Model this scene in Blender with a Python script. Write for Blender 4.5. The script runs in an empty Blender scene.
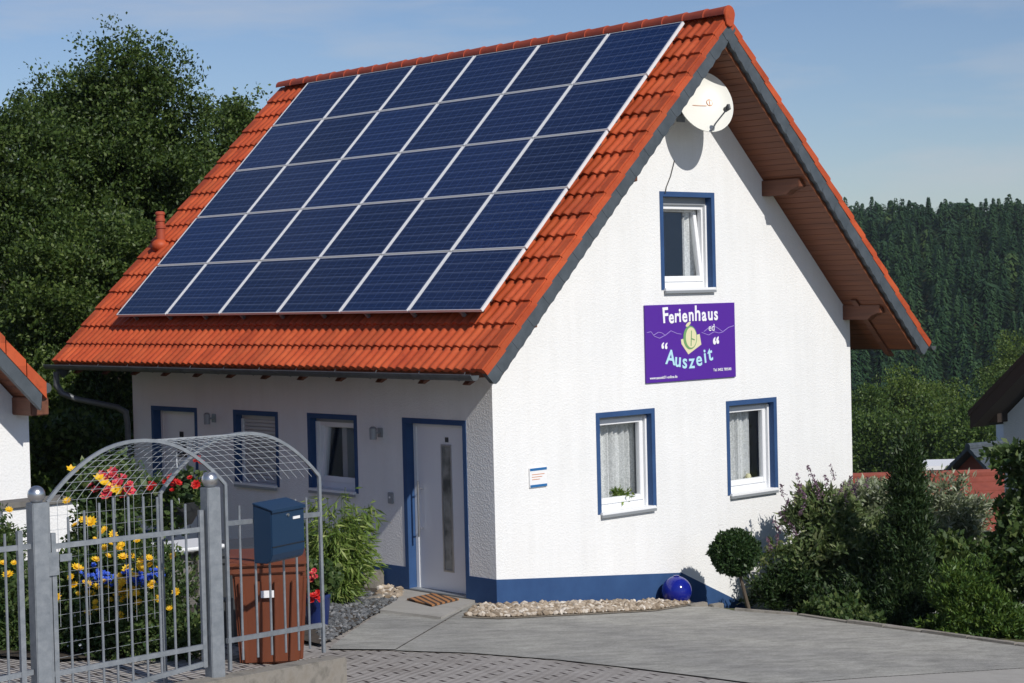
import bpy, bmesh, math, random
import numpy as np
from mathutils import Vector, Matrix
random.seed(7); RNG=np.random.default_rng(7)
sc=bpy.context.scene; COL=sc.collection
# ------------------------------------------------------------------ camera model
FPX=1863.36
CAM=np.array([-14.8578,-16.3078,3.7336]); YAW,PIT,ROL=-0.7503,-0.0262,-0.0239
Fv=np.array([-math.sin(YAW)*math.cos(PIT),math.cos(YAW)*math.cos(PIT),math.sin(PIT)])
Rv=np.cross(Fv,[0,0,1]);Rv/=np.linalg.norm(Rv);Uv=np.cross(Rv,Fv)
Rv,Uv=math.cos(ROL)*Rv+math.sin(ROL)*Uv,-math.sin(ROL)*Rv+math.cos(ROL)*Uv
def ray(px,py): return Fv+Rv*(px-512)/FPX-Uv*(py-341.5)/FPX
def at(px,py,d): return CAM+d*ray(px,py)
def gp(px,py,off=0.0):
    n=np.array([.11,0,1.0]);D=ray(px,py);t=(off-CAM@n)/(D@n);return CAM+t*D
def depth_of(p): return (np.array(p)-CAM)@Fv
def V(a): return Vector((float(a[0]),float(a[1]),float(a[2])))
def ground(x,y):
    near=-.11*x if x<=3.9 else -.429-.2*(min(x,45)-3.9)
    u=(x-CAM[0])*Fv[0]+(y-CAM[1])*Fv[1]
    far=np.interp(u,[60,120,180,260,450,540,800,2000],[-8.5,-14,-20,-22,12,14,-5,-40])
    t=min(max((u-42)/30,0),1);t=t*t*(3-2*t)
    return near*(1-t)+far*t
# ------------------------------------------------------------------ materials
def newmat(name,base,rough=.7,metal=0,spec=.5):
    m=bpy.data.materials.new(name);m.use_nodes=True
    b=m.node_tree.nodes['Principled BSDF']
    b.inputs['Base Color'].default_value=(*base,1);b.inputs['Roughness'].default_value=rough
    b.inputs['Metallic'].default_value=metal;b.inputs['Specular IOR Level'].default_value=spec
    return m,m.node_tree,b
def N(nt,t,**k):
    n=nt.nodes.new(t)
    for a,b in k.items():
        if a in n.inputs: n.inputs[a].default_value=b
        else: setattr(n,a,b)
    return n
def ramp(nt,fac,stops):
    r=nt.nodes.new('ShaderNodeValToRGB')
    while len(r.color_ramp.elements)<len(stops): r.color_ramp.elements.new(.5)
    for e,(p,c) in zip(r.color_ramp.elements,stops):
        e.position=p;e.color=(*c,1)
    nt.links.new(fac,r.inputs['Fac']);return r
def noisy(name,c1,c2,scale=5,rough=.8,bump=0,bscale=60,bdist=.01,metal=0,detail=6,spec=.4,c3=None,stretch=None):
    m,nt,b=newmat(name,c1,rough,metal,spec)
    tc=nt.nodes.new('ShaderNodeTexCoord');src=tc.outputs['Object']
    if stretch:
        mp=N(nt,'ShaderNodeMapping');mp.inputs['Scale'].default_value=stretch
        nt.links.new(src,mp.inputs['Vector']);src=mp.outputs['Vector']
    n=N(nt,'ShaderNodeTexNoise',Scale=scale,Detail=detail,Roughness=.65);nt.links.new(src,n.inputs['Vector'])
    st=[(.3,c1),(.7,c2)]
    if c3: st=[(.28,c1),(.5,c2),(.74,c3)]
    r=ramp(nt,n.outputs['Fac'],st);nt.links.new(r.outputs['Color'],b.inputs['Base Color'])
    if bump:
        n2=N(nt,'ShaderNodeTexNoise',Scale=bscale,Detail=4,Roughness=.6);nt.links.new(src,n2.inputs['Vector'])
        bp=N(nt,'ShaderNodeBump',Strength=bump,Distance=bdist);nt.links.new(n2.outputs['Fac'],bp.inputs['Height'])
        nt.links.new(bp.outputs['Normal'],b.inputs['Normal'])
    return m
def leafmat(name,c1,c2,trans=.35,c3=None,rough=.5):
    m=bpy.data.materials.new(name);m.use_nodes=True;nt=m.node_tree;nt.nodes.clear()
    out=nt.nodes.new('ShaderNodeOutputMaterial');g=nt.nodes.new('ShaderNodeNewGeometry')
    st=[(0,c1),(1,c2)] if not c3 else [(0,c1),(.7,c2),(1,c3)]
    r=ramp(nt,g.outputs['Random Per Island'],st)
    b=N(nt,'ShaderNodeBsdfPrincipled',Roughness=rough);b.inputs['Specular IOR Level'].default_value=.35
    t=N(nt,'ShaderNodeBsdfTranslucent');mx=N(nt,'ShaderNodeMixShader',Fac=trans)
    nt.links.new(r.outputs['Color'],b.inputs['Base Color'])
    hs=N(nt,'ShaderNodeHueSaturation',Saturation=1.15,Value=1.25);hs.inputs['Hue'].default_value=.49
    nt.links.new(r.outputs['Color'],hs.inputs['Color']);nt.links.new(hs.outputs['Color'],t.inputs['Color'])
    nt.links.new(b.outputs[0],mx.inputs[1]);nt.links.new(t.outputs[0],mx.inputs[2]);nt.links.new(mx.outputs[0],out.inputs['Surface'])
    return m
M={}
def stucco():
    m,nt,b=newmat('white_stucco',(.8,.8,.79),.92,0,.2)
    tc=nt.nodes.new('ShaderNodeTexCoord')
    n=N(nt,'ShaderNodeTexNoise',Scale=.9,Detail=6,Roughness=.7);nt.links.new(tc.outputs['Object'],n.inputs['Vector'])
    r=ramp(nt,n.outputs['Fac'],[(.3,(.76,.765,.76)),(.7,(.82,.82,.81))]);nt.links.new(r.outputs['Color'],b.inputs['Base Color'])
    mpw=N(nt,'ShaderNodeMapping');mpw.inputs['Scale'].default_value=(3.5,3.5,.35);nt.links.new(tc.outputs['Object'],mpw.inputs['Vector'])
    nw=N(nt,'ShaderNodeTexNoise',Scale=1.6,Detail=8,Roughness=.7);nt.links.new(mpw.outputs[0],nw.inputs['Vector'])
    rw=ramp(nt,nw.outputs['Fac'],[(.42,(1,1,1)),(.75,(.86,.85,.83))]);mw_=N(nt,'ShaderNodeMixRGB',blend_type='MULTIPLY');mw_.inputs['Fac'].default_value=.4
    nt.links.new(r.outputs['Color'],mw_.inputs[1]);nt.links.new(rw.outputs['Color'],mw_.inputs[2]);nt.links.new(mw_.outputs[0],b.inputs['Base Color'])
    v=N(nt,'ShaderNodeTexVoronoi',Scale=48);nt.links.new(tc.outputs['Object'],v.inputs['Vector'])
    n2=N(nt,'ShaderNodeTexNoise',Scale=30,Detail=5,Roughness=.7);nt.links.new(tc.outputs['Object'],n2.inputs['Vector'])
    a=N(nt,'ShaderNodeMath',operation='ADD');nt.links.new(v.outputs['Distance'],a.inputs[0]);nt.links.new(n2.outputs['Fac'],a.inputs[1])
    bp=N(nt,'ShaderNodeBump',Strength=.35,Distance=.010);nt.links.new(a.outputs[0],bp.inputs['Height']);nt.links.new(bp.outputs['Normal'],b.inputs['Normal'])
    return m
M['stucco']=stucco()
M['blue']=noisy('blue_paint',(.020,.060,.165),(.030,.082,.205),3,.75,.35,70,.006)
M['tile']=noisy('orange_roof_tile',(.38,.056,.018),(.46,.080,.025),2.2,.55,.12,40,.004,c3=(.53,.11,.036),spec=.35)
def tilevar(m,w=.3,h=.3597):
    nt=m.node_tree;b=nt.nodes['Principled BSDF'];src=b.inputs['Base Color'].links[0].from_socket
    tc=nt.nodes.new('ShaderNodeTexCoord');sp=nt.nodes.new('ShaderNodeSeparateXYZ');nt.links.new(tc.outputs['Object'],sp.inputs[0])
    def fl(sock,k,o):
        a=N(nt,'ShaderNodeMath',operation='MULTIPLY_ADD');a.inputs[1].default_value=1/k;a.inputs[2].default_value=o;nt.links.new(sock,a.inputs[0])
        f=N(nt,'ShaderNodeMath',operation='FLOOR');nt.links.new(a.outputs[0],f.inputs[0]);return f.outputs[0]
    cb=nt.nodes.new('ShaderNodeCombineXYZ');nt.links.new(fl(sp.outputs['Y'],w,.3),cb.inputs[0]);nt.links.new(fl(sp.outputs['Z'],h*.7071,-.26),cb.inputs[1])
    wn=nt.nodes.new('ShaderNodeTexWhiteNoise');nt.links.new(cb.outputs[0],wn.inputs['Vector'])
    mr=N(nt,'ShaderNodeMapRange');mr.inputs['To Min'].default_value=.80;mr.inputs['To Max'].default_value=1.14;nt.links.new(wn.outputs['Value'],mr.inputs['Value'])
    hv=nt.nodes.new('ShaderNodeHueSaturation');nt.links.new(mr.outputs[0],hv.inputs['Value']);nt.links.new(src,hv.inputs['Color'])
    d=N(nt,'ShaderNodeTexNoise',Scale=9,Detail=8,Roughness=.8);nt.links.new(tc.outputs['Object'],d.inputs['Vector'])
    r=ramp(nt,d.outputs['Fac'],[(.52,(1,1,1)),(.74,(.55,.52,.48))])
    mx=N(nt,'ShaderNodeMixRGB',blend_type='MULTIPLY');mx.inputs['Fac'].default_value=.8;nt.links.new(hv.outputs[0],mx.inputs[1]);nt.links.new(r.outputs['Color'],mx.inputs[2]);nt.links.new(mx.outputs[0],b.inputs['Base Color'])
tilevar(M['tile'])
M['tile_ridge']=noisy('red_ridge_tile',(.30,.055,.03),(.42,.08,.035),4,.6,.12,40,.004)
M['tile_old']=noisy('aged_red_tile',(.19,.045,.03),(.28,.07,.045),3,.75,stretch=(1,1,1))
M['slate']=noisy('grey_slate',(.05,.062,.072),(.085,.10,.115),5,.5,.2,30,.004)
M['zinc']=noisy('zinc_metal',(.09,.10,.105),(.15,.16,.165),4,.5,metal=.5)
M['galv']=noisy('galvanised_steel',(.22,.245,.27),(.34,.365,.39),14,.5,metal=.55,bump=.05)
M['wire']=noisy('galvanised_wire',(.42,.45,.48),(.55,.58,.6),14,.45,metal=.5)
M['steel'],_,_=newmat('brushed_steel',(.62,.62,.62),.3,.95)
M['plastic'],_,_=newmat('white_plastic',(.82,.83,.84),.35)
M['door_white'],_,_=newmat('white_door_lacquer',(.84,.85,.87),.3)
M['shutter']=noisy('grey_shutter_slat',(.50,.51,.50),(.56,.57,.56),3,.55)
M['dark'],_,_=newmat('dark_interior',(.02,.02,.022),.8)
M['grey_trim'],_,_=newmat('grey_aluminium_trim',(.32,.34,.36),.5,.3)
M['dish'],_,_=newmat('offwhite_dish_enamel',(.72,.72,.66),.45)
M['black'],_,_=newmat('black_plastic',(.02,.02,.022),.45)
M['darkgrey'],_,_=newmat('dark_grey_plastic',(.045,.05,.055),.5)
M['mail'],_,_=newmat('petrol_blue_metal',(.010,.034,.078),.38)
M['bin']=noisy('red_brown_bin_plastic',(.13,.038,.018),(.17,.05,.022),3,.5)
M['label'],_,_=newmat('white_label',(.8,.8,.8),.6)
M['violet'],_,_=newmat('violet_sign_enamel',(.085,.018,.30),.45)
M['signwhite'],_,_=newmat('sign_white_lettering',(.85,.85,.88),.5)
M['signcyan'],_,_=newmat('sign_pale_blue_lettering',(.45,.72,.82),.5)
M['signcream'],_,_=newmat('sign_cream',(.72,.68,.42),.5)
M['signgreen'],_,_=newmat('sign_green',(.16,.34,.14),.5)
M['signpurple'],_,_=newmat('sign_light_violet_line',(.42,.32,.70),.5)
M['signblue'],_,_=newmat('sign_blue',(.02,.14,.36),.5)
M['orange_print'],_,_=newmat('orange_print',(.6,.22,.08),.6)
M['glaze']=newmat('cobalt_blue_glaze',(.008,.015,.22),.12)[0]
M['bark']=noisy('bark',(.06,.045,.03),(.12,.095,.07),9,.9,.5,30,.02,stretch=(1,1,.25))
M['stem']=noisy('green_stem',(.05,.09,.03),(.09,.12,.04),9,.8)
M['dark_timber'],_,_=newmat('dark_stained_timber',(.028,.020,.016),.7)
M['soil']=noisy('garden_soil',(.035,.027,.02),(.08,.062,.045),7,.95,.6,20,.03)
M['concrete']=noisy('concrete_block',(.13,.12,.10),(.25,.23,.20),6,.9,.3,50,.006,c3=(.20,.175,.14))
M['slab']=noisy('light_concrete_slab',(.27,.255,.23),(.36,.345,.315),1.6,.9,.25,60,.004,c3=(.31,.295,.27))
M['timber']=noisy('grey_weathered_timber',(.12,.115,.105),(.2,.19,.175),6,.85,stretch=(1,8,1))
M['pebble']=leafmat('beige_pebble',(.20,.15,.10),(.42,.35,.27),0,(.62,.57,.50),.85)
M['chip']=leafmat('grey_slate_chip',(.06,.065,.07),(.13,.135,.14),0,(.22,.22,.22),.8)
M['pot_blue'],_,_=newmat('blue_pot',(.015,.03,.13),.35)
M['pot_dark'],_,_=newmat('dark_pot',(.025,.028,.03),.6)
M['table_white'],_,_=newmat('white_table_top',(.75,.76,.76),.4)
def wood(name,c1,c2,axis,freq):
    m,nt,b=newmat(name,c1,.6)
    tc=nt.nodes.new('ShaderNodeTexCoord');mp=N(nt,'ShaderNodeMapping')
    sc_=[9,9,9];sc_[axis]=.6;mp.inputs['Scale'].default_value=sc_
    nt.links.new(tc.outputs['Object'],mp.inputs['Vector'])
    n=N(nt,'ShaderNodeTexNoise',Scale=2.5,Detail=5);nt.links.new(mp.outputs[0],n.inputs['Vector'])
    r=ramp(nt,n.outputs['Fac'],[(.3,c1),(.7,c2)]);nt.links.new(r.outputs['Color'],b.inputs['Base Color'])
    if freq: # board joints running along y, stepped in x
        sp=nt.nodes.new('ShaderNodeSeparateXYZ');nt.links.new(tc.outputs['Object'],sp.inputs[0])
        a=N(nt,'ShaderNodeMath',operation='MULTIPLY');a.inputs[1].default_value=freq;nt.links.new(sp.outputs['X'],a.inputs[0])
        f=N(nt,'ShaderNodeMath',operation='FRACT');nt.links.new(a.outputs[0],f.inputs[0])
        r2=ramp(nt,f.outputs[0],[(0,(0,0,0)),(.09,(1,1,1))])
        bp=N(nt,'ShaderNodeBump',Strength=1,Distance=.012);nt.links.new(r2.outputs['Color'],bp.inputs['Height']);nt.links.new(bp.outputs['Normal'],b.inputs['Normal'])
        mx=N(nt,'ShaderNodeMixRGB',blend_type='MULTIPLY');mx.inputs['Fac'].default_value=.45
        nt.links.new(r.outputs['Color'],mx.inputs[1]);nt.links.new(r2.outputs['Color'],mx.inputs[2]);nt.links.new(mx.outputs[0],b.inputs['Base Color'])
    return m
M['soffit']=wood('red_brown_soffit_boards',(.12,.033,.010),(.18,.053,.016),1,14)
M['beam']=wood('brown_roof_beam',(.10,.036,.018),(.17,.06,.03),1,0)
def glassmat():
    m=bpy.data.materials.new('window_glass');m.use_nodes=True;nt=m.node_tree;nt.nodes.clear()
    o=nt.nodes.new('ShaderNodeOutputMaterial');t=N(nt,'ShaderNodeBsdfTransparent');g=N(nt,'ShaderNodeBsdfGlossy',Roughness=.02)
    t.inputs['Color'].default_value=(.97,.98,.98,1)
    f=N(nt,'ShaderNodeLayerWeight',Blend=.5);pw=N(nt,'ShaderNodeMath',operation='POWER');pw.inputs[1].default_value=3.5;nt.links.new(f.outputs['Facing'],pw.inputs[0]);a=N(nt,'ShaderNodeMath',operation='MULTIPLY_ADD');a.inputs[1].default_value=.6;a.inputs[2].default_value=.06
    nt.links.new(pw.outputs[0],a.inputs[0]);mx=N(nt,'ShaderNodeMixShader');nt.links.new(a.outputs[0],mx.inputs[0])
    nt.links.new(t.outputs[0],mx.inputs[1]);nt.links.new(g.outputs[0],mx.inputs[2]);nt.links.new(mx.outputs[0],o.inputs['Surface']);return m
M['glass']=glassmat()
def frost():
    m,nt,b=newmat('frosted_door_glass',(.10,.10,.08),.2)
    tc=nt.nodes.new('ShaderNodeTexCoord');sp=nt.nodes.new('ShaderNodeSeparateXYZ');nt.links.new(tc.outputs['Object'],sp.inputs[0])
    n=N(nt,'ShaderNodeTexNoise',Scale=5,Detail=3);nt.links.new(tc.outputs['Object'],n.inputs['Vector'])
    r=ramp(nt,n.outputs['Fac'],[(.35,(.10,.105,.095)),(.6,(.34,.34,.31))]);nt.links.new(r.outputs['Color'],b.inputs['Base Color']);return m
M['frost']=frost()
def curtain():
    m,nt,b=newmat('net_curtain',(.55,.57,.58),.9,0,.1)
    tc=nt.nodes.new('ShaderNodeTexCoord')
    n=N(nt,'ShaderNodeTexNoise',Scale=60,Detail=3);nt.links.new(tc.outputs['Object'],n.inputs['Vector'])
    r=ramp(nt,n.outputs['Fac'],[(.35,(.55,.56,.56)),(.65,(.84,.84,.84))]);nt.links.new(r.outputs['Color'],b.inputs['Base Color']);return m
M['curtain']=curtain()
def cells():
    m,nt,b=newmat('polycrystalline_solar_cells',(.01,.03,.12),.16,0,.5)
    tc=nt.nodes.new('ShaderNodeTexCoord');sp=nt.nodes.new('ShaderNodeSeparateXYZ');nt.links.new(tc.outputs['Object'],sp.inputs[0])
    def line(out,pitch,w,off=0):
        a=N(nt,'ShaderNodeMath',operation='MULTIPLY_ADD');a.inputs[1].default_value=1/pitch;a.inputs[2].default_value=off+100
        nt.links.new(out,a.inputs[0]);f=N(nt,'ShaderNodeMath',operation='FRACT');nt.links.new(a.outputs[0],f.inputs[0])
        c=N(nt,'ShaderNodeMath',operation='LESS_THAN');c.inputs[1].default_value=w/pitch;nt.links.new(f.outputs[0],c.inputs[0]);return c.outputs[0]
    # local: x along ridge, y up the slope
    g1=line(sp.outputs['X'],.158,.006);g2=line(sp.outputs['Y'],.158,.006)
    b1=line(sp.outputs['Y'],.079,.0042,.25)
    v=N(nt,'ShaderNodeTexVoronoi',Scale=55);nt.links.new(tc.outputs['Object'],v.inputs['Vector'])
    oi=nt.nodes.new('ShaderNodeObjectInfo')
    vp=N(nt,'ShaderNodeTexVoronoi',Scale=6.33,Randomness=0);nt.links.new(tc.outputs['Object'],vp.inputs['Vector'])
    r=ramp(nt,v.outputs['Color'],[(0,(.003,.011,.050)),(1,(.008,.024,.088))])
    hv=N(nt,'ShaderNodeHueSaturation');nt.links.new(r.outputs['Color'],hv.inputs['Color'])
    mr=N(nt,'ShaderNodeMapRange');mr.inputs['To Min'].default_value=.8;mr.inputs['To Max'].default_value=1.25
    nt.links.new(oi.outputs['Random'],mr.inputs['Value']);nt.links.new(mr.outputs[0],hv.inputs['Value'])
    def mix(col,fac,c,amt):
        k=N(nt,'ShaderNodeMath',operation='MULTIPLY');k.inputs[1].default_value=amt;nt.links.new(fac,k.inputs[0])
        x=N(nt,'ShaderNodeMixRGB');nt.links.new(k.outputs[0],x.inputs[0]);nt.links.new(col,x.inputs[1]);x.inputs[2].default_value=(*c,1);return x.outputs[0]
    c=mix(hv.outputs[0],b1,(.22,.27,.36),.28);c=mix(c,g1,(.10,.15,.28),.45);c=mix(c,g2,(.25,.30,.40),.5)
    nt.links.new(c,b.inputs['Base Color']);return m
M['cells']=cells()
M['alu'],_,_=newmat('anodised_panel_frame',(.78,.79,.80),.45,.15)
def paving():
    m,nt,b=newmat('grey_cobble_rows',(.3,.28,.26),.9)
    tc=nt.nodes.new('ShaderNodeTexCoord');mp=N(nt,'ShaderNodeMapping');mp.inputs['Rotation'].default_value=(0,0,.72);mp.inputs['Scale'].default_value=(4,1,1)
    nz=N(nt,'ShaderNodeTexNoise',Scale=1.2,Detail=2);nt.links.new(tc.outputs['Object'],nz.inputs['Vector'])
    ad=N(nt,'ShaderNodeVectorMath',operation='MULTIPLY_ADD');ad.inputs[1].default_value=(.12,.12,0);nt.links.new(nz.outputs['Color'],ad.inputs[0]);nt.links.new(tc.outputs['Object'],ad.inputs[2])
    nt.links.new(ad.outputs[0],mp.inputs['Vector'])
    br=N(nt,'ShaderNodeTexBrick',Scale=1);nt.links.new(mp.outputs[0],br.inputs['Vector'])
    br.inputs['Brick Width'].default_value=1.04;br.inputs['Row Height'].default_value=.20;br.inputs['Mortar Size'].default_value=.042;br.inputs['Mortar Smooth'].default_value=.35
    br.inputs['Color1'].default_value=(.46,.43,.40,1);br.inputs['Color2'].default_value=(.50,.47,.435,1);br.inputs['Mortar'].default_value=(.06,.045,.038,1)
    n=N(nt,'ShaderNodeTexNoise',Scale=1.1,Detail=5,Roughness=.7);nt.links.new(tc.outputs['Object'],n.inputs['Vector'])
    r=ramp(nt,n.outputs['Fac'],[(.3,(.68,.66,.64)),(.55,(1.0,1.0,1.0)),(.75,(1.1,1.08,1.05))])
    mx=N(nt,'ShaderNodeMixRGB',blend_type='MULTIPLY',Fac=1);mx.inputs['Fac'].default_value=1;nt.links.new(br.outputs['Color'],mx.inputs[1]);nt.links.new(r.outputs['Color'],mx.inputs[2])
    nt.links.new(mx.outputs[0],b.inputs['Base Color'])
    bp=N(nt,'ShaderNodeBump',Strength=1,Distance=.02);bp.invert=True;nt.links.new(br.outputs['Fac'],bp.inputs['Height']);nt.links.new(bp.outputs['Normal'],b.inputs['Normal'])
    return m
M['paving']=paving()
def patio():
    m,nt,b=newmat('brushed_grey_concrete',(.25,.25,.24),.9,0,.25)
    tc=nt.nodes.new('ShaderNodeTexCoord');mp=N(nt,'ShaderNodeMapping');mp.inputs['Rotation'].default_value=(0,0,.76);mp.inputs['Scale'].default_value=(1.4,4.5,1)
    nt.links.new(tc.outputs['Object'],mp.inputs['Vector'])
    n=N(nt,'ShaderNodeTexNoise',Scale=1.6,Detail=8,Roughness=.75);nt.links.new(mp.outputs[0],n.inputs['Vector'])
    n3=N(nt,'ShaderNodeTexNoise',Scale=.55,Detail=5,Roughness=.6);nt.links.new(tc.outputs['Object'],n3.inputs['Vector'])
    n4=N(nt,'ShaderNodeTexNoise',Scale=32,Detail=6,Roughness=.8);nt.links.new(tc.outputs['Object'],n4.inputs['Vector'])
    r=ramp(nt,n.outputs['Fac'],[(.33,(.22,.215,.20)),(.5,(.315,.31,.285)),(.68,(.40,.39,.365))])
    r2=ramp(nt,n3.outputs['Fac'],[(.3,(.76,.76,.77)),(.7,(1.16,1.15,1.11))])
    r3=ramp(nt,n4.outputs['Fac'],[(.3,(.72,.72,.72)),(.7,(1.28,1.28,1.28))])
    c=r.outputs['Color']
    for q in (r2,r3):
        mx=N(nt,'ShaderNodeMixRGB',blend_type='MULTIPLY');mx.inputs['Fac'].default_value=1;nt.links.new(c,mx.inputs[1]);nt.links.new(q.outputs['Color'],mx.inputs[2]);c=mx.outputs[0]
    nt.links.new(c,b.inputs['Base Color'])
    bp=N(nt,'ShaderNodeBump',Strength=.4,Distance=.006);nt.links.new(n4.outputs['Fac'],bp.inputs['Height']);nt.links.new(bp.outputs['Normal'],b.inputs['Normal'])
    return m
M['patio']=patio()
M['terrain']=noisy('meadow_ground',(.05,.07,.022),(.09,.10,.035),.5,.95,.5,6,.1,c3=(.10,.085,.05))
M['gravelbase']=noisy('gravel_base',(.12,.10,.08),(.3,.26,.2),30,.95,.5,50,.02)
def mat_doormat():
    m,nt,b=newmat('striped_coir_mat',(.3,.15,.06),.95)
    tc=nt.nodes.new('ShaderNodeTexCoord');mp=N(nt,'ShaderNodeMapping');mp.inputs['Rotation'].default_value=(0,0,.5)
    nt.links.new(tc.outputs['Object'],mp.inputs['Vector'])
    w=N(nt,'ShaderNodeTexWave',Scale=3.2,Distortion=1.0);nt.links.new(mp.outputs[0],w.inputs['Vector'])
    r=ramp(nt,w.outputs['Fac'],[(.35,(.05,.03,.02)),(.5,(.38,.17,.06))]);nt.links.new(r.outputs['Color'],b.inputs['Base Color']);return m
M['mat']=mat_doormat()
# foliage
M['oak']=leafmat('dark_oak_leaves',(.020,.042,.010),(.065,.11,.022),.3,(.13,.18,.045))
M['oak2']=leafmat('mid_oak_leaves',(.028,.055,.012),(.08,.13,.028),.35,(.15,.20,.05))
M['fir']=leafmat('fir_needles',(.014,.042,.014),(.036,.078,.026),.12,(.075,.12,.03))
_nt=M['fir'].node_tree;_a=_nt.nodes.new('ShaderNodeAttribute');_a.attribute_name='tone'
for _n in _nt.nodes:
    if _n.type=='VALTORGB': _nt.links.new(_a.outputs['Fac'],_n.inputs['Fac'])
M['broad']=leafmat('valley_broadleaf',(.04,.08,.016),(.075,.125,.024),.25,(.11,.16,.03))
M['broad2']=leafmat('valley_light_broadleaf',(.065,.11,.018),(.115,.17,.032),.3,(.14,.19,.035))
M['bamboo']=leafmat('bamboo_leaves',(.10,.17,.035),(.22,.31,.075),.4,(.36,.42,.14))
M['box']=leafmat('clipped_box_leaves',(.014,.04,.010),(.035,.07,.02),.15,(.06,.10,.03))
M['bud']=leafmat('butterfly_bush_leaves',(.06,.10,.03),(.13,.18,.065),.3,(.22,.25,.11))
M['plume']=leafmat('mauve_plume_florets',(.16,.09,.13),(.22,.13,.20),.2,(.12,.08,.07))
M['silver']=leafmat('silver_grey_leaves',(.13,.17,.08),(.27,.31,.19),.3,(.50,.53,.42))
M['thuja']=leafmat('dark_thuja_scales',(.014,.036,.010),(.032,.062,.018),.12,(.06,.09,.028))
M['juniper']=leafmat('green_juniper_scales',(.04,.09,.018),(.085,.15,.028),.2,(.13,.19,.03))
M['shrub']=leafmat('garden_shrub_leaves',(.035,.075,.02),(.075,.12,.035),.3,(.14,.18,.06))
M['yellowf']=leafmat('yellow_petals',(.78,.42,.015),(.85,.55,.02),.25,(.86,.66,.06))
M['redf']=leafmat('red_petals',(.55,.012,.012),(.68,.02,.02),.25,(.70,.10,.08))
M['pinkf']=leafmat('pink_petals',(.55,.02,.06),(.68,.06,.10),.25,(.75,.30,.15))
M['bluef']=leafmat('blue_petals',(.03,.08,.55),(.06,.15,.72),.2,(.12,.25,.8))
M['whitef']=leafmat('white_petals',(.6,.62,.6),(.75,.76,.74),.2)
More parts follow.
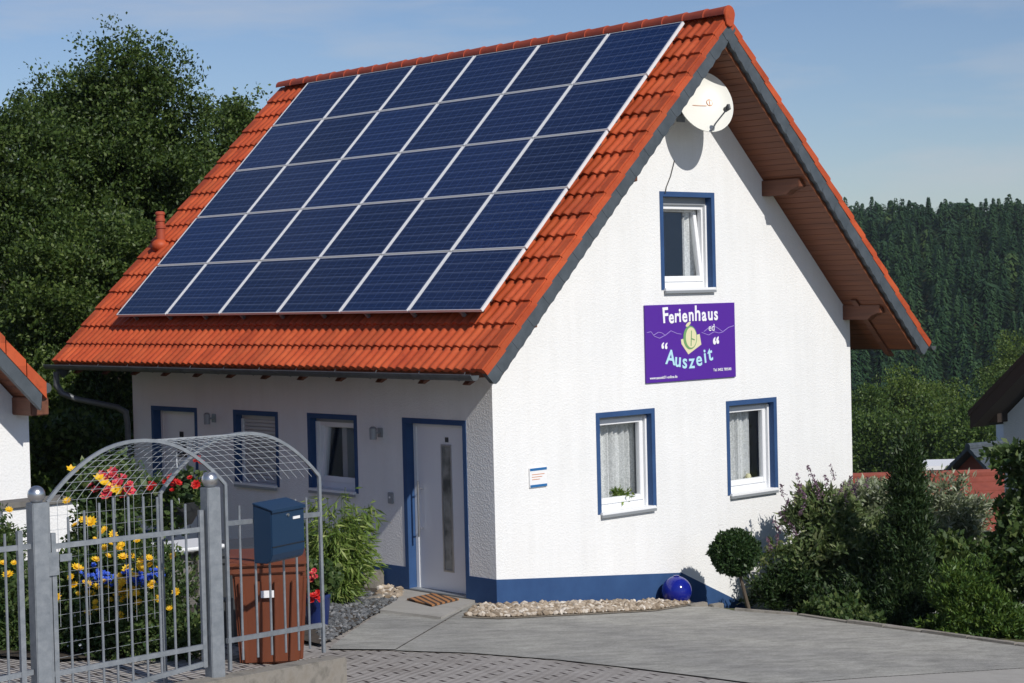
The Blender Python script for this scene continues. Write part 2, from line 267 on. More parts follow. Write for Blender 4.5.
# ------------------------------------------------------------------ object helpers
def link(name,me,mat,parent=None,smooth=False):
    o=bpy.data.objects.new(name,me);COL.objects.link(o)
    if mat:
        for mm in (mat if isinstance(mat,(list,tuple)) else [mat]): me.materials.append(mm)
    if parent: o.parent=parent
    if smooth: me.polygons.foreach_set('use_smooth',[True]*len(me.polygons))
    return o
def tag(o,label=None,cat=None,group=None,kind=None):
    if label:o['label']=label
    if cat:o['category']=cat
    if group:o['group']=group
    if kind:o['kind']=kind
    return o
def empty(name,label=None,cat=None,group=None,loc=(0,0,0),rz=0):
    o=bpy.data.objects.new(name,None);COL.objects.link(o);o.location=loc;o.rotation_euler=(0,0,rz);o.empty_display_size=.1
    return tag(o,label,cat,group)
class MB:
    """collects shapes into one mesh"""
    def __init__(s): s.v=[];s.f=[]
    def add(s,vs,fs):
        b=len(s.v);s.v+= [tuple(map(float,p)) for p in vs];s.f+=[tuple(b+i for i in f) for f in fs];return s
    def box(s,x0,x1,y0,y1,z0,z1):
        return s.add([(x0,y0,z0),(x1,y0,z0),(x1,y1,z0),(x0,y1,z0),(x0,y0,z1),(x1,y0,z1),(x1,y1,z1),(x0,y1,z1)],
          [(0,3,2,1),(4,5,6,7),(0,1,5,4),(1,2,6,5),(2,3,7,6),(3,0,4,7)])
    def bar(s,a,b,r,n=8,r2=None,flat=None):
        a=np.array(a,float);b=np.array(b,float);d=b-a;L=np.linalg.norm(d)
        if L<1e-6:return s
        d/=L;up=np.array([0,0,1.]) if abs(d[2])<.95 else np.array([1.,0,0]);e=np.cross(d,up);e/=np.linalg.norm(e);f=np.cross(e,d)
        r2=r if r2 is None else r2;vs=[]
        for p,q in((a,r),(b,r2)):
            for i in range(n):
                t=2*math.pi*(i+.5)/n;vs.append(p+q*(math.cos(t)*e+math.sin(t)*f))
        fs=[(i,(i+1)%n,n+(i+1)%n,n+i) for i in range(n)]+[tuple(range(n))[::-1],tuple(range(n,2*n))]
        return s.add(vs,fs)
    def tube(s,pts,r,n=8,radii=None):
        for i in range(len(pts)-1):
            ra=radii[i] if radii is not None else r;rb=radii[i+1] if radii is not None else r
            s.bar(pts[i],pts[i+1],ra,n,rb)
        return s
    def sphere(s,c,r,seg=20,rings=12,sz=1):
        vs=[];fs=[]
        for j in range(rings+1):
            ph=math.pi*j/rings
            for i in range(seg):
                t=2*math.pi*i/seg;vs.append((c[0]+r*math.sin(ph)*math.cos(t),c[1]+r*math.sin(ph)*math.sin(t),c[2]+r*sz*math.cos(ph)))
        for j in range(rings):
            for i in range(seg):
                a=j*seg+i;b=j*seg+(i+1)%seg
                fs.append((a,a+seg,b+seg,b) )
        return s.add(vs,fs)
    def lathe(s,c,prof,seg=24):
        vs=[];fs=[]
        for r,z in prof:
            for i in range(seg):
                t=2*math.pi*i/seg;vs.append((c[0]+r*math.cos(t),c[1]+r*math.sin(t),c[2]+z))
        for j in range(len(prof)-1):
            for i in range(seg):
                a=j*seg+i;b=j*seg+(i+1)%seg;fs.append((a,b,b+seg,a+seg))
        return s.add(vs,fs)
    def prism(s,poly,h0,h1,f):
        """poly in 2d, extruded h0..h1, f(u,v,h)->xyz"""
        n=len(poly);vs=[f(u,v,h0) for u,v in poly]+[f(u,v,h1) for u,v in poly]
        return s.add(vs,[tuple(range(n))[::-1],tuple(range(n,2*n))]+[(i,(i+1)%n,n+(i+1)%n,n+i) for i in range(n)])
    def mesh(s,name,fix=True,bevel=0,weld=False):
        me=bpy.data.meshes.new(name);me.from_pydata(s.v,[],s.f)
        bm=bmesh.new();bm.from_mesh(me)
        if weld: bmesh.ops.remove_doubles(bm,verts=bm.verts,dist=1e-5)
        if fix: bmesh.ops.recalc_face_normals(bm,faces=bm.faces)
        if bevel: bmesh.ops.bevel(bm,geom=[e for e in bm.edges if e.calc_face_angle(0)>.5],offset=bevel,segments=2,affect='EDGES',clamp_overlap=True)
        bm.to_mesh(me);bm.free();return me
    def build(s,name,mat,parent=None,smooth=False,bevel=0,fix=True):
        o=link(name,s.mesh(name,fix,bevel),mat,parent)
        if smooth:
            me=o.data;me.polygons.foreach_set('use_smooth',[True]*len(me.polygons))
            try: me.set_sharp_from_angle(angle=math.radians(40))
            except Exception: pass
        return o
def quads_mesh(name,verts,nper=4):
    n=len(verts)//nper;me=bpy.data.meshes.new(name)
    me.vertices.add(len(verts));me.vertices.foreach_set('co',np.asarray(verts,np.float32).ravel())
    me.loops.add(n*nper);me.loops.foreach_set('vertex_index',np.arange(n*nper,dtype=np.int32))
    me.polygons.add(n);me.polygons.foreach_set('loop_start',np.arange(0,n*nper,nper,dtype=np.int32))
    try: me.polygons.foreach_set('loop_total',np.full(n,nper,dtype=np.int32))
    except Exception: pass
    me.update(calc_edges=True);me.validate();return me
def unit(a): return a/np.maximum(np.linalg.norm(a,axis=-1,keepdims=True),1e-9)
def leaf_verts(P,D,L,W,fold=.25):
    """P base points, D leaf directions; 4-vertex leaves"""
    n=len(P);D=unit(D);rnd=unit(RNG.normal(size=(n,3)));S=unit(np.cross(D,rnd));T=np.cross(S,D)
    L=np.broadcast_to(L,(n,))[:,None];W=np.broadcast_to(W,(n,))[:,None]
    a=P;b=P+D*L*.45+S*W*.5+T*L*fold*.4;c=P+D*L;d=P+D*L*.45-S*W*.5+T*L*fold*.4
    return np.stack([a,b,c,d],1).reshape(-1,3)
def blob_points(blobs,nclump,shell=.55,noise=.12):
    """blobs: (center(3), radii(3), weight). returns clump centres + outward dirs"""
    w=np.array([np.prod(b[1])**(2/3)*(b[2] if len(b)>2 else 1) for b in blobs]);w/=w.sum();out=[];dirs=[]
    cnt=RNG.multinomial(nclump,w)
    for b,k in zip(blobs,cnt):
        d=unit(RNG.normal(size=(k,3)));r=shell+(1-shell)*RNG.random(k)**.6;r*=1+noise*np.clip(RNG.normal(size=k),-1.5,1.6)
        out.append(np.array(b[0])+d*r[:,None]*np.array(b[1]));dirs.append(unit(d*np.array([1,1,1])/np.array(b[1])))
    return np.concatenate(out),np.concatenate(dirs)
def crown(name,blobs,nclump,per,size,mat,parent,sigma=.2,aspect=.55,shell=.55,noise=.12,up=.25,zmin=None,flat=False,g=8,spread=1.35):
    C,Dr=blob_points(blobs,nclump,shell,noise)
    if len(C)>200 and not flat:
        m_=len(C)//g;B_=C[:m_*g:g];Bd=Dr[:m_*g:g];C=np.repeat(B_,g,0);Dr=np.repeat(Bd,g,0)
        C=C+np.clip(RNG.normal(size=C.shape),-2,2)*sigma*spread*np.array([1,1,.55])+Dr*RNG.normal(size=(len(C),1))*sigma*.7
        sigma=sigma*.8
    n=len(C);P=np.repeat(C,per,0);D0=np.repeat(Dr,per,0)
    sg=sigma*(.6+.8*RNG.random(n));P=P+np.clip(RNG.normal(size=P.shape),-1.9,1.9)*np.repeat(sg,per)[:,None]*np.array([1,1,.75])
    D=D0*.55+RNG.normal(size=P.shape)*.75+np.array([0,0,up])
    L=size*(.65+.7*RNG.random(len(P)))
    if zmin is not None:
        k=P[:,2]>zmin;P,D,L=P[k],D[k],L[k]
    me=quads_mesh(name,leaf_verts(P,D,L,L*aspect))
    return link(name,me,mat,parent)
def trunk(name,base,tips,r0,mat,parent,fork=.45,n=7):
    """tapered trunk with limbs towards tips"""
    mb=MB();base=np.array(base,float);tips=[np.array(t,float) for t in tips];top=np.mean(tips,0);
    pts=[base+(top-base)*t+np.array([math.sin(t*5)*.04,math.cos(t*4)*.04,0])*r0*8*(t>0) for t in np.linspace(0,1,7)]
    rad=[r0*(1.25 if i==0 else 1)*(1-.13*i) for i in range(7)];mb.tube(pts,r0,n,rad)
    for i,t in enumerate(tips):
        k=fork+(.8-fork)*(i/max(len(tips)-1,1));s=base+(top-base)*k;m=(s+t)/2+np.array([0,0,-.06])*np.linalg.norm(t-s)
        rr=r0*(1-.75*k)*.7
        mb.tube([s,m,t],rr,6,[rr,rr*.6,rr*.2])
        for q in range(3):
            e=t+(m-t)*.35+RNG.normal(size=3)*np.linalg.norm(t-s)*.09;mb.bar(m+(t-m)*(.3+.2*q),e,rr*.35,5,rr*.08)
    return mb.build(name,mat,parent,smooth=True)
def PB(px,py,d,rx,ry,rd=None,w=1):
    """foliage mass: image footprint -> real ellipsoid at distance d"""
    k=d/FPX;rr=rx*k;return (at(px,py,d),(rr if rd is None else (rr+rd)/2,rr if rd is None else (rr+rd)/2,ry*k),w)
def text_mesh(s,size,ext=.003,off=0):
    cu=bpy.data.curves.new('lettering','FONT');cu.body=s;cu.size=size;cu.extrude=ext;cu.offset=off;cu.align_x='CENTER';cu.resolution_u=3
    o=bpy.data.objects.new('lettering',cu);COL.objects.link(o);bpy.context.view_layer.update()
    me=bpy.data.meshes.new_from_object(o.evaluated_get(bpy.context.evaluated_depsgraph_get()));bpy.data.objects.remove(o);bpy.data.curves.remove(cu);return me
def boolean(o,cutter):
    md=o.modifiers.new('cut','BOOLEAN');md.operation='DIFFERENCE';md.object=cutter;md.solver='EXACT'
    bpy.context.view_layer.update()
    me=bpy.data.meshes.new_from_object(o.evaluated_get(bpy.context.evaluated_depsgraph_get()))
    o.modifiers.clear();old=o.data;mats=list(old.materials);o.data=me
    if not me.materials:
        for m in mats: me.materials.append(m)
    bpy.data.objects.remove(cutter)
# ================================================================== SETTING
def terrain():
    us=list(np.arange(-30,70,1.5))+list(np.arange(70,200,5))+list(np.arange(200,560,12))+[600,700,900,1200,1600,2200]
    ws=[-1500,-900,-500,-300,-200,-140]+list(np.arange(-100,-30,5))+list(np.arange(-30,40,1.5))+list(np.arange(40,110,5))+[140,200,300,500,900,1500]
    f2=np.array([-math.sin(YAW),math.cos(YAW)]);r2=np.array([math.cos(YAW),math.sin(YAW)]);vs=[];fs=[]
    for u in us:
        for w in ws:
            p=CAM[:2]+u*f2+w*r2;z=ground(p[0],p[1])-.03
            if p[0]>4.6: z+=.06*math.sin(p[0]*.9)*math.cos(p[1]*.7)
            vs.append((p[0],p[1],z-(.3 if -9<p[0]<6 and -12<p[1]<12 else .0)*(1 if False else 0)))
    W=len(ws)
    for i in range(len(us)-1):
        for j in range(W-1): fs.append((i*W+j,i*W+j+1,(i+1)*W+j+1,(i+1)*W+j))
    o=MB().add(vs,fs).build('ground',M['terrain'],smooth=True);tag(o,kind='structure')
terrain()
def sheet(name,pts,off,mat,thick=0,kind='structure'):
    """flat sheet or slab on the sloping yard plane z=-.11x"""
    mb=MB();n=len(pts);top=[(x,y,-.11*x+off) for x,y in pts]
    if thick:
        vs=top+[(x,y,z-thick) for x,y,z in top];mb.add(vs,[tuple(range(n)),tuple(range(n,2*n))[::-1]]+[(i,(i+1)%n,n+(i+1)%n,n+i) for i in range(n)])
    else: mb.add(top,[tuple(range(n))])
    o=mb.build(name,mat)
    if o.data.polygons[0].normal.z<0 and not thick: o.data.flip_normals()
    return tag(o,kind=kind)
def g2(*pp): return [tuple(gp(px,py)[:2]) for px,py in pp]
# cobbled street (base sheet), patio, slabs
sheet('cobbled_street',[(-24,-24),(3.95,-24),(3.95,-2),(-.0,-.0),(-.0,4),(-9.5,4),(-12,14),(-24,14)],.0,M['paving'])
pe=g2((734,611.5),(797,616.5),(846,624),(921,633.5),(1015,646.5))
ex,ey=pe[-1];dx,dy=ex-pe[-2][0],ey-pe[-2][1];k=1/math.hypot(dx,dy);edge_end=(ex+dx*k*7,ey+dy*k*7)
cob=g2((329,651),(390,651.5),(470,654),(560,661),(640,670),(700,677.5),(750,684))
seam=g2((790,684.5),(870,678.5),(1024,669))
patio_poly=g2((395,651.5),(464,611))+[(-.02,-.32),(-.004,-.012),(3.35,-.012)]+pe+[edge_end]+[(seam[2][0]+.9*2,seam[2][1]-.9*.9)]+[seam[2],seam[1],seam[0]]+cob[::-1][:5]
sheet('patio',patio_poly,.012,M['patio'])
s0,s2=seam[0],seam[2]
sheet('concrete_drive',[cob[-1],s0,seam[1],s2,(seam[2][0]+1.8,seam[2][1]-.81),edge_end,(edge_end[0],-22),(-1.5,-22),(-2.2,-10)],.008,M['slab'])
path_poly=g2((329,650.5),(395,651))+g2((461,612))+[(-.02,-.05),(-.02,1.72)]+g2((398,603),(352,632))
sheet('path',path_poly,.016,M['patio'])
sheet('door_step',[(-.012,.38),(-.012,1.75)]+g2((397,604.0),(380,613.5),(441,621)),.045,M['slab'],.1)
sheet('gravel_bed_base',[(-.35,-.02),(-.02,.3),(-.01,-.005),(3.34,-.005)]+g2((693,606.5),(655,612.5),(600,615.5),(560,617.5),(500,620.5),(462,619)),.02,M['gravelbase'])
# kerb strip at the edge of the patio
kb=MB()
kp=[np.array([x,y,-.11*x]) for x,y in pe+[edge_end]]
for a,b in zip(kp[:-1],kp[1:]):
    d=unit(b-a);L=np.linalg.norm(b-a);nseg=max(1,int(L/.5));s=unit(np.cross([0,0,1],d))
    for i in range(nseg):
        p=a+d*L*i/nseg+d*.008;q=a+d*L*(i+1)/nseg-d*.008;h=.02+random.uniform(-.012,.018)
        kb.add([p,q,q+s*.07,p+s*.07]+[v_+np.array([0,0,h+.02]) for v_ in (p,q,q+s*.07,p+s*.07)],[(0,3,2,1),(4,5,6,7),(0,1,5,4),(1,2,6,5),(2,3,7,6),(3,0,4,7)])
tag(kb.build('kerb',M['concrete']),kind='structure')
# soil bed behind the gate
sheet('soil_bed',g2((-60,655),(60,663),(195,654),(232,640),(300,640))+[(-.5,6.5),(-8,7.5),(-12,5)],.03,M['soil'])
sheet('slate_chip_bed',g2((322,648),(345,634),(398,602.5),(404,597),(360,585),(300,590),(285,640)),.036,M['soil'])
sheet('neighbour_lawn',[(-9,4),(-.1,8.2),(-2,16),(-14,22),(-16,6)],.02,M['terrain'])
# ================================================================== HOUSE
house=empty('house','white rendered holiday house with orange tiled roof, solar array and blue trim','house',loc=(0,0,-.3))
def HB(mb,name,mat,parent=house,**k):
    """build in world coords, parent to house (house sits at z=-.3)"""
    o=mb.build(name,mat,parent,**k);chain=parent;off=Vector((0,0,0))
    while chain is not None: off+=chain.location;chain=chain.parent
    for v_ in o.data.vertices: v_.co-=off
    return o
W_,L_=7.0,8.0
def ZT(x): return 3.72+x if x<=3.5 else 10.72-x    # tile plane
SOF=.42
pent=[(0,-3.2),(W_,-3.2),(W_,ZT(W_)-SOF+.02),(3.5,7.22-SOF+.02),(0,3.72-SOF+.02)]
inn=[(.28,-2.9),(W_-.28,-2.9),(W_-.28,3.0),(3.5,6.3),(.28,3.0)]
walls=MB().prism(pent,0,L_,lambda u,v,h:(u,h,v)).build('wall',M['stucco'],house)
for v_ in walls.data.vertices: v_.co.z+=.3
def cut(mb): c=mb.build('cutter',None);boolean(walls,c)
cut(MB().prism(inn,.28,L_-.28,lambda u,v,h:(u,h,v)))
SW=.062
G=dict(w1=(1.7404,2.8238,2.2049,.93),w2=(4.2324,5.3013,2.2099,.94),w3=(3.0043,4.0829,4.9981,3.72))
E=dict(ow=(2.5951,3.6572,2.203,1.19),sh=(4.3175,5.3753,2.1945,1.17),d2=(6.2817,7.4942,2.1915,.06),door=(.4808,1.6813,2.2061,.05))
for a,b,t,u in G.values(): cut(MB().box(a+SW,b-SW,-.5,.5,u,t-SW))
for k_,(a,b,t,u) in E.items(): cut(MB().box(-.5,.5,a+SW,b-SW,u,t-SW))
# floor slab/ceiling inside so windows show a dark room
HB(MB().box(.3,6.7,.3,7.7,2.55,2.65).box(.3,6.7,3.2,3.3,-.1,2.5).box(1.2,5.8,3.0,3.1,2.7,4.3),'interior_partition',M['shutter'])
# painted base band
bt=MB()
gprof=[(0-.004,-3.1),(0-.004,.33),(3.27,.02),(4.78,-.67),(7.004,-1.75),(7.004,-3.1)]
bt.prism(gprof,-.006,.002,lambda u,v,h:(u,h,v))
for y0,y1 in((-.004,.4808),(1.6813,6.2817),(7.4942,8.004)): bt.box(-.006,.002,y0,y1,-1,.33)
HB(bt,'base_band',M['blue'])
# ---- roof
NR=17;LS=6.2;SB=.085;CR=(LS-SB)/NR;Y0,Y1=-.79,8.84;C45=math.cos(math.pi/4)
def RP(side,y,s,off):  # point on the roof plane: s up the slope, off perpendicular
    x=-.9+ (s-off)*C45;z=2.82+(s+off)*C45
    return (x,y,z) if side<0 else (7-x,y,z)
roofc=HB(MB().prism([(-.80,2.85),(3.5,7.15),(7.80,2.85),(7.80,2.785),(7.51,2.785),(3.5,6.80),(-.51,2.785),(-.80,2.785)],Y0+.06,Y1-.04,lambda u,v,h:(u,h,v)),'roof',M['soffit'])
def tile_side(side):
    waves=64;pp=8;ny=waves*pp;ys=np.linspace(Y0+.1,Y1-.06,ny+1);ph=np.linspace(0,waves,ny+1)%1
    prof=.034*np.clip(np.sin(ph*2*math.pi)*.62+.55,0,1)**.8
    vs=[];fs=[]
    for r in range(NR):
        s0=SB+r*CR-.02;s1=SB+(r+1)*CR+.02
        base=len(vs);jit=random.uniform(-.002,.002)
        rows=[(s0+.03,-.035,0),(s0,.0,0),(s0,.042,1),(s0+.02,.048,1),((s0+s1)/2,.024,1),(s1,.008,1)]
        for s,o,k in rows:
            for j in range(ny+1): vs.append(RP(side,ys[j],s,o+prof[j]*(1 if k else .9)-.042+jit))
        n=ny+1
        for q in range(len(rows)-1):
            for j in range(ny):
                a=base+q*n+j;fs.append((a,a+1,a+1+n,a+n))
    return MB().add(vs,fs)
for side in(-1,1):
    o=HB(tile_side(side),'roof_tiles',M['tile'],roofc,fix=False,smooth=True)
# verge tiles
def verge(y0,y1,nm):
    mb=MB()
    sg=1 if y1>y0 else -1
    for side in(-1,1):
        for r in range(NR):
            s0=SB+r*CR-.015;s1=SB+(r+1)*CR+.02;jy=random.uniform(-.003,.003)
            for (ya,yb,oa,ob) in ((y0+jy,y1,-.004,-.022),):
                T=.03
                A=[RP(side,ya,s0,.025),RP(side,ya,s1,-.002),RP(side,yb,s1,-.002),RP(side,yb,s0,.025)]
                B=[RP(side,ya,s0,-.08),RP(side,ya,s1,-.095),RP(side,yb,s1,-.03),RP(side,yb,s0,-.01)]
                mb.add(A+B,[(0,1,2,3),(4,7,6,5),(0,4,5,1),(1,5,6,2),(2,6,7,3),(3,7,4,0)])
                # outer flap
                fl=[RP(side,ya,s0,.0),RP(side,ya,s1,-.02),RP(side,ya,s1,-.10),RP(side,ya,s0,-.08)]
                yo=ya-sg*.014
                fl2=[(p[0],yo,p[2]) for p in fl];mb.add(fl2+fl,[(0,1,2,3),(0,4,5,1),(1,5,6,2),(2,6,7,3),(3,7,4,0)])
    return HB(mb,nm,M['tile'],roofc)
verge(Y0,Y0+.13,'verge_tiles');verge(Y1,Y1-.13,'verge_tiles')
# ridge caps
rb=MB();nrc=27;pitch=(Y1-Y0)/nrc
for i in range(nrc):
    y0=Y0-.03+i*pitch;y1=y0+pitch+.05;n=10;vs=[]
    for (y,r) in((y0,.135),(y0+.04,.128),(y1,.112)):
        for k in range(n+1):
            t=math.pi*(k/n)*1.1-.05*math.pi;vs.append((3.5+r*.82*math.cos(t),y,7.222+r*.8*math.sin(t)))
    for k in range(n+1):
        t=math.pi*(k/n)*1.1-.05*math.pi;vs.append((3.5+.09*math.cos(t),y0,7.222+.085*math.sin(t)))
    m_=n+1;fs=[]
    for q in range(2): fs+=[(q*m_+k,q*m_+k+1,(q+1)*m_+k+1,(q+1)*m_+k) for k in range(n)]
    fs+=[(k,k+1,3*m_+k+1,3*m_+k) for k in range(n)]
    rb.add(vs,fs)
HB(rb,'ridge_tiles',M['tile_ridge'],roofc,smooth=True)
ec=MB();poly=[(3.5+.10*math.cos(t),7.215+.10*math.sin(t)) for t in np.linspace(-.4,math.pi+.4,16)]+[(3.5-.07,7.08),(3.5,7.05),(3.5+.07,7.08)]
ec.prism(poly,Y0-.045,Y0-.02,lambda u,v,h:(u,h,v));HB(ec,'ridge_end_cap',M['tile'],roofc,bevel=.006)
# slate verge board made of overlapping slates
sl=MB()
for side in(-1,1):
    n=34;LL=6.16
    for i in range(n):
        s0=.09+(LL-.09)*i/n;s1=.09+(LL-.09)*(i+1)/n+.06;yy=Y0-.004-.004*(i%2)
        sc0=[];
        for (s,o) in((s0,-.055),(s1,-.055),(s1,-.21),(s1-.02,-.24),(s0+.085,-.262),(s0+.02,-.25),(s0,-.215)): sc0.append((s,o))
        pts=[RP(side,yy,s-.02,o) for s,o in sc0];pts2=[(p[0],Y0+.06,p[2]) for p in pts];m_=len(pts)
        tilt=.004
        pts=[(p[0],p[1]-(tilt if o<-.15 else 0),p[2]) for p,(s,o) in zip(pts,sc0)]
        sl.add(pts+pts2,[tuple(range(m_)),tuple(range(m_,2*m_))[::-1]]+[(k,(k+1)%m_,m_+(k+1)%m_,m_+k) for k in range(m_)])
HB(sl,'slate_edging',M['slate'],roofc)
sl2=MB()
for side in(-1,1):
    q=[RP(side,0,s,o) for s,o in((0,-.1),(6.18,-.1),(6.18,-.29),(0,-.29))];sl2.prism([(p[0],p[2]) for p in q],Y1-.05,Y1-.005,lambda u,v,h:(u,h,v))
HB(sl2,'rear_bargeboard',M['slate'],roofc)
# purlins
def purlin(x,ztop,w,h):
    mb=MB();pr=[(-.64,ztop),(.3,ztop),(.3,ztop-h),(-.42,ztop-h),(-.50,ztop-h*.72),(-.58,ztop-h*.6),(-.64,ztop-h*.55)]
    mb.prism(pr,x,x+w,lambda u,v,hh:(hh,u,v));HB(mb,'purlin',M['beam'],roofc,bevel=.006)
for x,zt in((5.08,5.18),(6.84,3.44),(1.77,5.18),(.01,3.44)): purlin(x,zt,.15,.21)
for i in range(12):
    y=-.3+i*.8
    for side in(-1,1):
        q=[RP(side,0,s,o) for s,o in((.08,-.27),(1.3,-.27),(1.3,-.33),(.18,-.33),(.10,-.30))]
        HB(MB().prism([(p[0],p[2]) for p in q],y,y+.09,lambda u,v,h:(u,h,v)),'rafter_tail',M['beam'],roofc)
# gutters
for sx in(-1,1):
    gm=MB()
    cx=-.955 if sx<0 else 7.955;n=9;vs=[];fs=[]
    for y in(Y0+.02,Y1-.02):
        for rr in(.062,.055):
            for k in range(n+1):
                t=math.pi+math.pi*k/n;vs.append((cx+rr*math.cos(t),y,2.815+rr*math.sin(t)))
    m_=n+1
    for k in range(n): fs+=[(k,k+1,2*m_+k+1,2*m_+k),(m_+k,3*m_+k,3*m_+k+1,m_+k+1),(k,m_+k,m_+k+1,k+1),(2*m_+k,2*m_+k+1,3*m_+k+1,3*m_+k)]
    fs+=[(0,2*m_,3*m_,m_),(n,m_+n,3*m_+n,2*m_+n)];gm.add(vs,fs)
    gm.tube([(cx-.062,Y0+.02,2.82),(cx-.062,Y1-.02,2.82)],.009,6)
    gm.prism([(cx+.06*math.cos(t),2.815+.06*math.sin(t)) for t in np.linspace(math.pi,2*math.pi,9)],Y0+.016,Y0+.02,lambda u,v,h:(u,h,v))
    gm.box(cx-.0,cx+.10,Y0+.04,Y1-.04,2.70,2.745) if False else None
    for k in range(12): gm.tube([(cx-.064,-.5+.8*k,2.82),(cx-.05,-.5+.8*k,2.775),(cx,-.5+.8*k,2.75),(cx+.05*(1 if sx<0 else -1),-.5+.8*k,2.78),(cx+.1*(1 if sx<0 else -1),-.5+.8*k,2.85)],.006,4)
    HB(gm,'gutter',M['zinc'],roofc)
dp=MB();dpts=[(-.955,8.55,2.72),(-.955,8.55,2.52),(-.9,8.5,2.40),(-.74,8.38,2.31),(-.2,8.12,2.16),(-.09,8.06,2.08),(-.07,8.05,1.9),(-.07,8.05,-.1)]
dp.tube(dpts,.045,12);[dp.sphere(p,.047,10,6) for p in dpts[1:-1]]
HB(dp,'downpipe',M['zinc'],roofc,smooth=True)
# vent pipe on the roof
vp=RP(-1,8.47,2.5,0);vb=MB();c=(vp[0],vp[1],vp[2]-.1)
vb.lathe(c,[(0,-.1),(.07,-.1),(.07,.36),(.085,.37),(.085,.41),(.066,.42),(.066,.47),(.08,.48),(.08,.51),(.066,.52),(.066,.57),(.078,.58),(.078,.61),(.05,.63),(0,.63)],18)
HB(vb,'vent_pipe',M['tile_ridge'],roofc,smooth=True)
HB(MB().sphere((vp[0]-.02,vp[1],vp[2]-.0),.135,16,10,.8),'vent_collar',M['tile'],roofc,smooth=True)
# ---- windows on walls.  local frame: u along wall, h = outward distance (negative = recessed), v up
def fg(u,h,v): return (u,-h,v)       # gable wall
def fe(u,h,v): return (-h,u,v)       # eave wall
def ubox(mb,f,u0,u1,h0,h1,v0,v1):
    p=[f(u,h,v) for v in(v0,v1) for (u,h) in((u0,h0),(u1,h0),(u1,h1),(u0,h1))]
    return mb.add(p,[(0,3,2,1),(4,5,6,7),(0,1,5,4),(1,2,6,5),(2,3,7,6),(3,0,4,7)])
def ring(mb,f,u0,u1,v0,v1,w,h0,h1,wb=None,wt=None):
    wb=w if wb is None else wb;wt=w if wt is None else wt
    ubox(mb,f,u0,u0+w,h0,h1,v0,v1);ubox(mb,f,u1-w,u1,h0,h1,v0,v1);ubox(mb,f,u0+w,u1-w,h0,h1,v1-wt,v1)
    if wb: ubox(mb,f,u0+w,u1-w,h0,h1,v0,v0+wb)
    return mb
def surround(f,a,b,t,u,par,depth=.15):
    mb=MB();T=t-SW
    # face band on three sides, with painted reveals
    ubox(mb,f,a,a+SW,-.001,.006,u,t);ubox(mb,f,b-SW,b,-.001,.006,u,t);ubox(mb,f,a+SW,b-SW,-.001,.006,T,t)
    ubox(mb,f,a+SW-.001,a+SW+.004,-depth,.0055,u,T-.004);ubox(mb,f,b-SW-.004,b-SW+.001,-depth,.0055,u,T-.004);ubox(mb,f,a+SW+.004,b-SW-.004,-depth,.0055,T-.004,T+.001)
    return HB(mb,'surround',M['blue'],par)
def drape(f,u0,u1,v0,v1,h,par,amp=.034,n=60,freq=9):
    vs=[];fs=[]
    for i in range(n+1):
        u=u0+(u1-u0)*i/n;hh=h+amp*math.sin(i/n*freq*2*math.pi)+amp*.5*math.sin(i/n*freq*1.37*2*math.pi+1)
        vs+= [f(u,hh,v0),f(u,hh*1.0,v1)]
    for i in range(n): fs.append((2*i,2*i+2,2*i+3,2*i+1))
    return HB(MB().add(vs,fs),'curtain',M['curtain'],par,smooth=True,fix=False)
def window(f,a,b,t,u,lab,shutter_h=.13,tilt=0,curtain=None,sill=True,closed=False):
    w=empty('window');w.parent=house;w['label']=lab
    surround(f,a,b,t,u,w)
    A,B,T=a+SW+.004,b-SW-.004,t-SW-.004
    H0,H1=-.20,-.13
    if sill:
        mb=MB();ubox(mb,f,A-.02,B+.02,-.15,.045,u-.012,u+.022);HB(mb,'sill',M['plastic'],w,bevel=.004)
        mb=MB();ubox(mb,f,A-.02,B+.02,.02,.05,u-.045,u-.012);HB(mb,'sill_drip_edge',M['grey_trim'],w)
    # shutter box / roller
    mb=MB();ubox(mb,f,A,B,-.135,-.10,T-shutter_h,T);
    HB(mb,'shutter_box',M['grey_trim'] if not closed else M['shutter'],w)
    ft=T-shutter_h
    HB(ring(MB(),f,A,B,u+.022,ft,.055,H0,H1,.10),'frame',M['plastic'],w,bevel=.004)
    # shutter rails
    mb=MB();ubox(mb,f,A,A+.03,H1,-.085,u+.022,ft);HB(mb,'shutter_rail',M['plastic'],w);mb=MB();ubox(mb,f,B-.03,B,H1,-.085,u+.022,ft);HB(mb,'shutter_rail',M['plastic'],w)
    if closed:
        mb=MB();zb=u+.022;n=int((ft-zb)/.05)
        for i in range(n):
            z=zb+(ft-zb)*i/n;z2=zb+(ft-zb)*(i+1)/n
            P=[(-.128,z),(-.112,z+.006),(-.108,(z+z2)/2),(-.112,z2-.008),(-.128,z2-.002)]
            mb.add([f(A+.03,h,v) for h,v in P]+[f(B-.03,h,v) for h,v in P],[(0,1,6,5),(1,2,7,6),(2,3,8,7),(3,4,9,8)])
        HB(mb,'shutter',M['shutter'],w)
    else:
        sa,sb,sv0,sv1=A+.045,B-.045,u+.10,ft-.012;ang=math.radians(tilt)
        def ff(uu,hh,vv):
            dh=hh+.16;dv=vv-sv0
            return f(uu,-.16+dh*math.cos(ang)-dv*math.sin(ang),sv0+dv*math.cos(ang)+dh*math.sin(ang))
        HB(ring(MB(),ff,sa,sb,sv0,sv1,.065,-.185,-.112,.075),'sash',M['plastic'],w,bevel=.005)
        mb=MB();ubox(mb,ff,sa+.06,sb-.06,-.155,-.147,sv0+.07,sv1-.06);HB(mb,'pane',M['glass'],w)
    if curtain:
        for c in curtain: drape(f,A+(B-A)*c[0],A+(B-A)*c[1],u-.0,T,-.30,w,n=int(70*(c[1]-c[0])+10),freq=c[2])
    return w
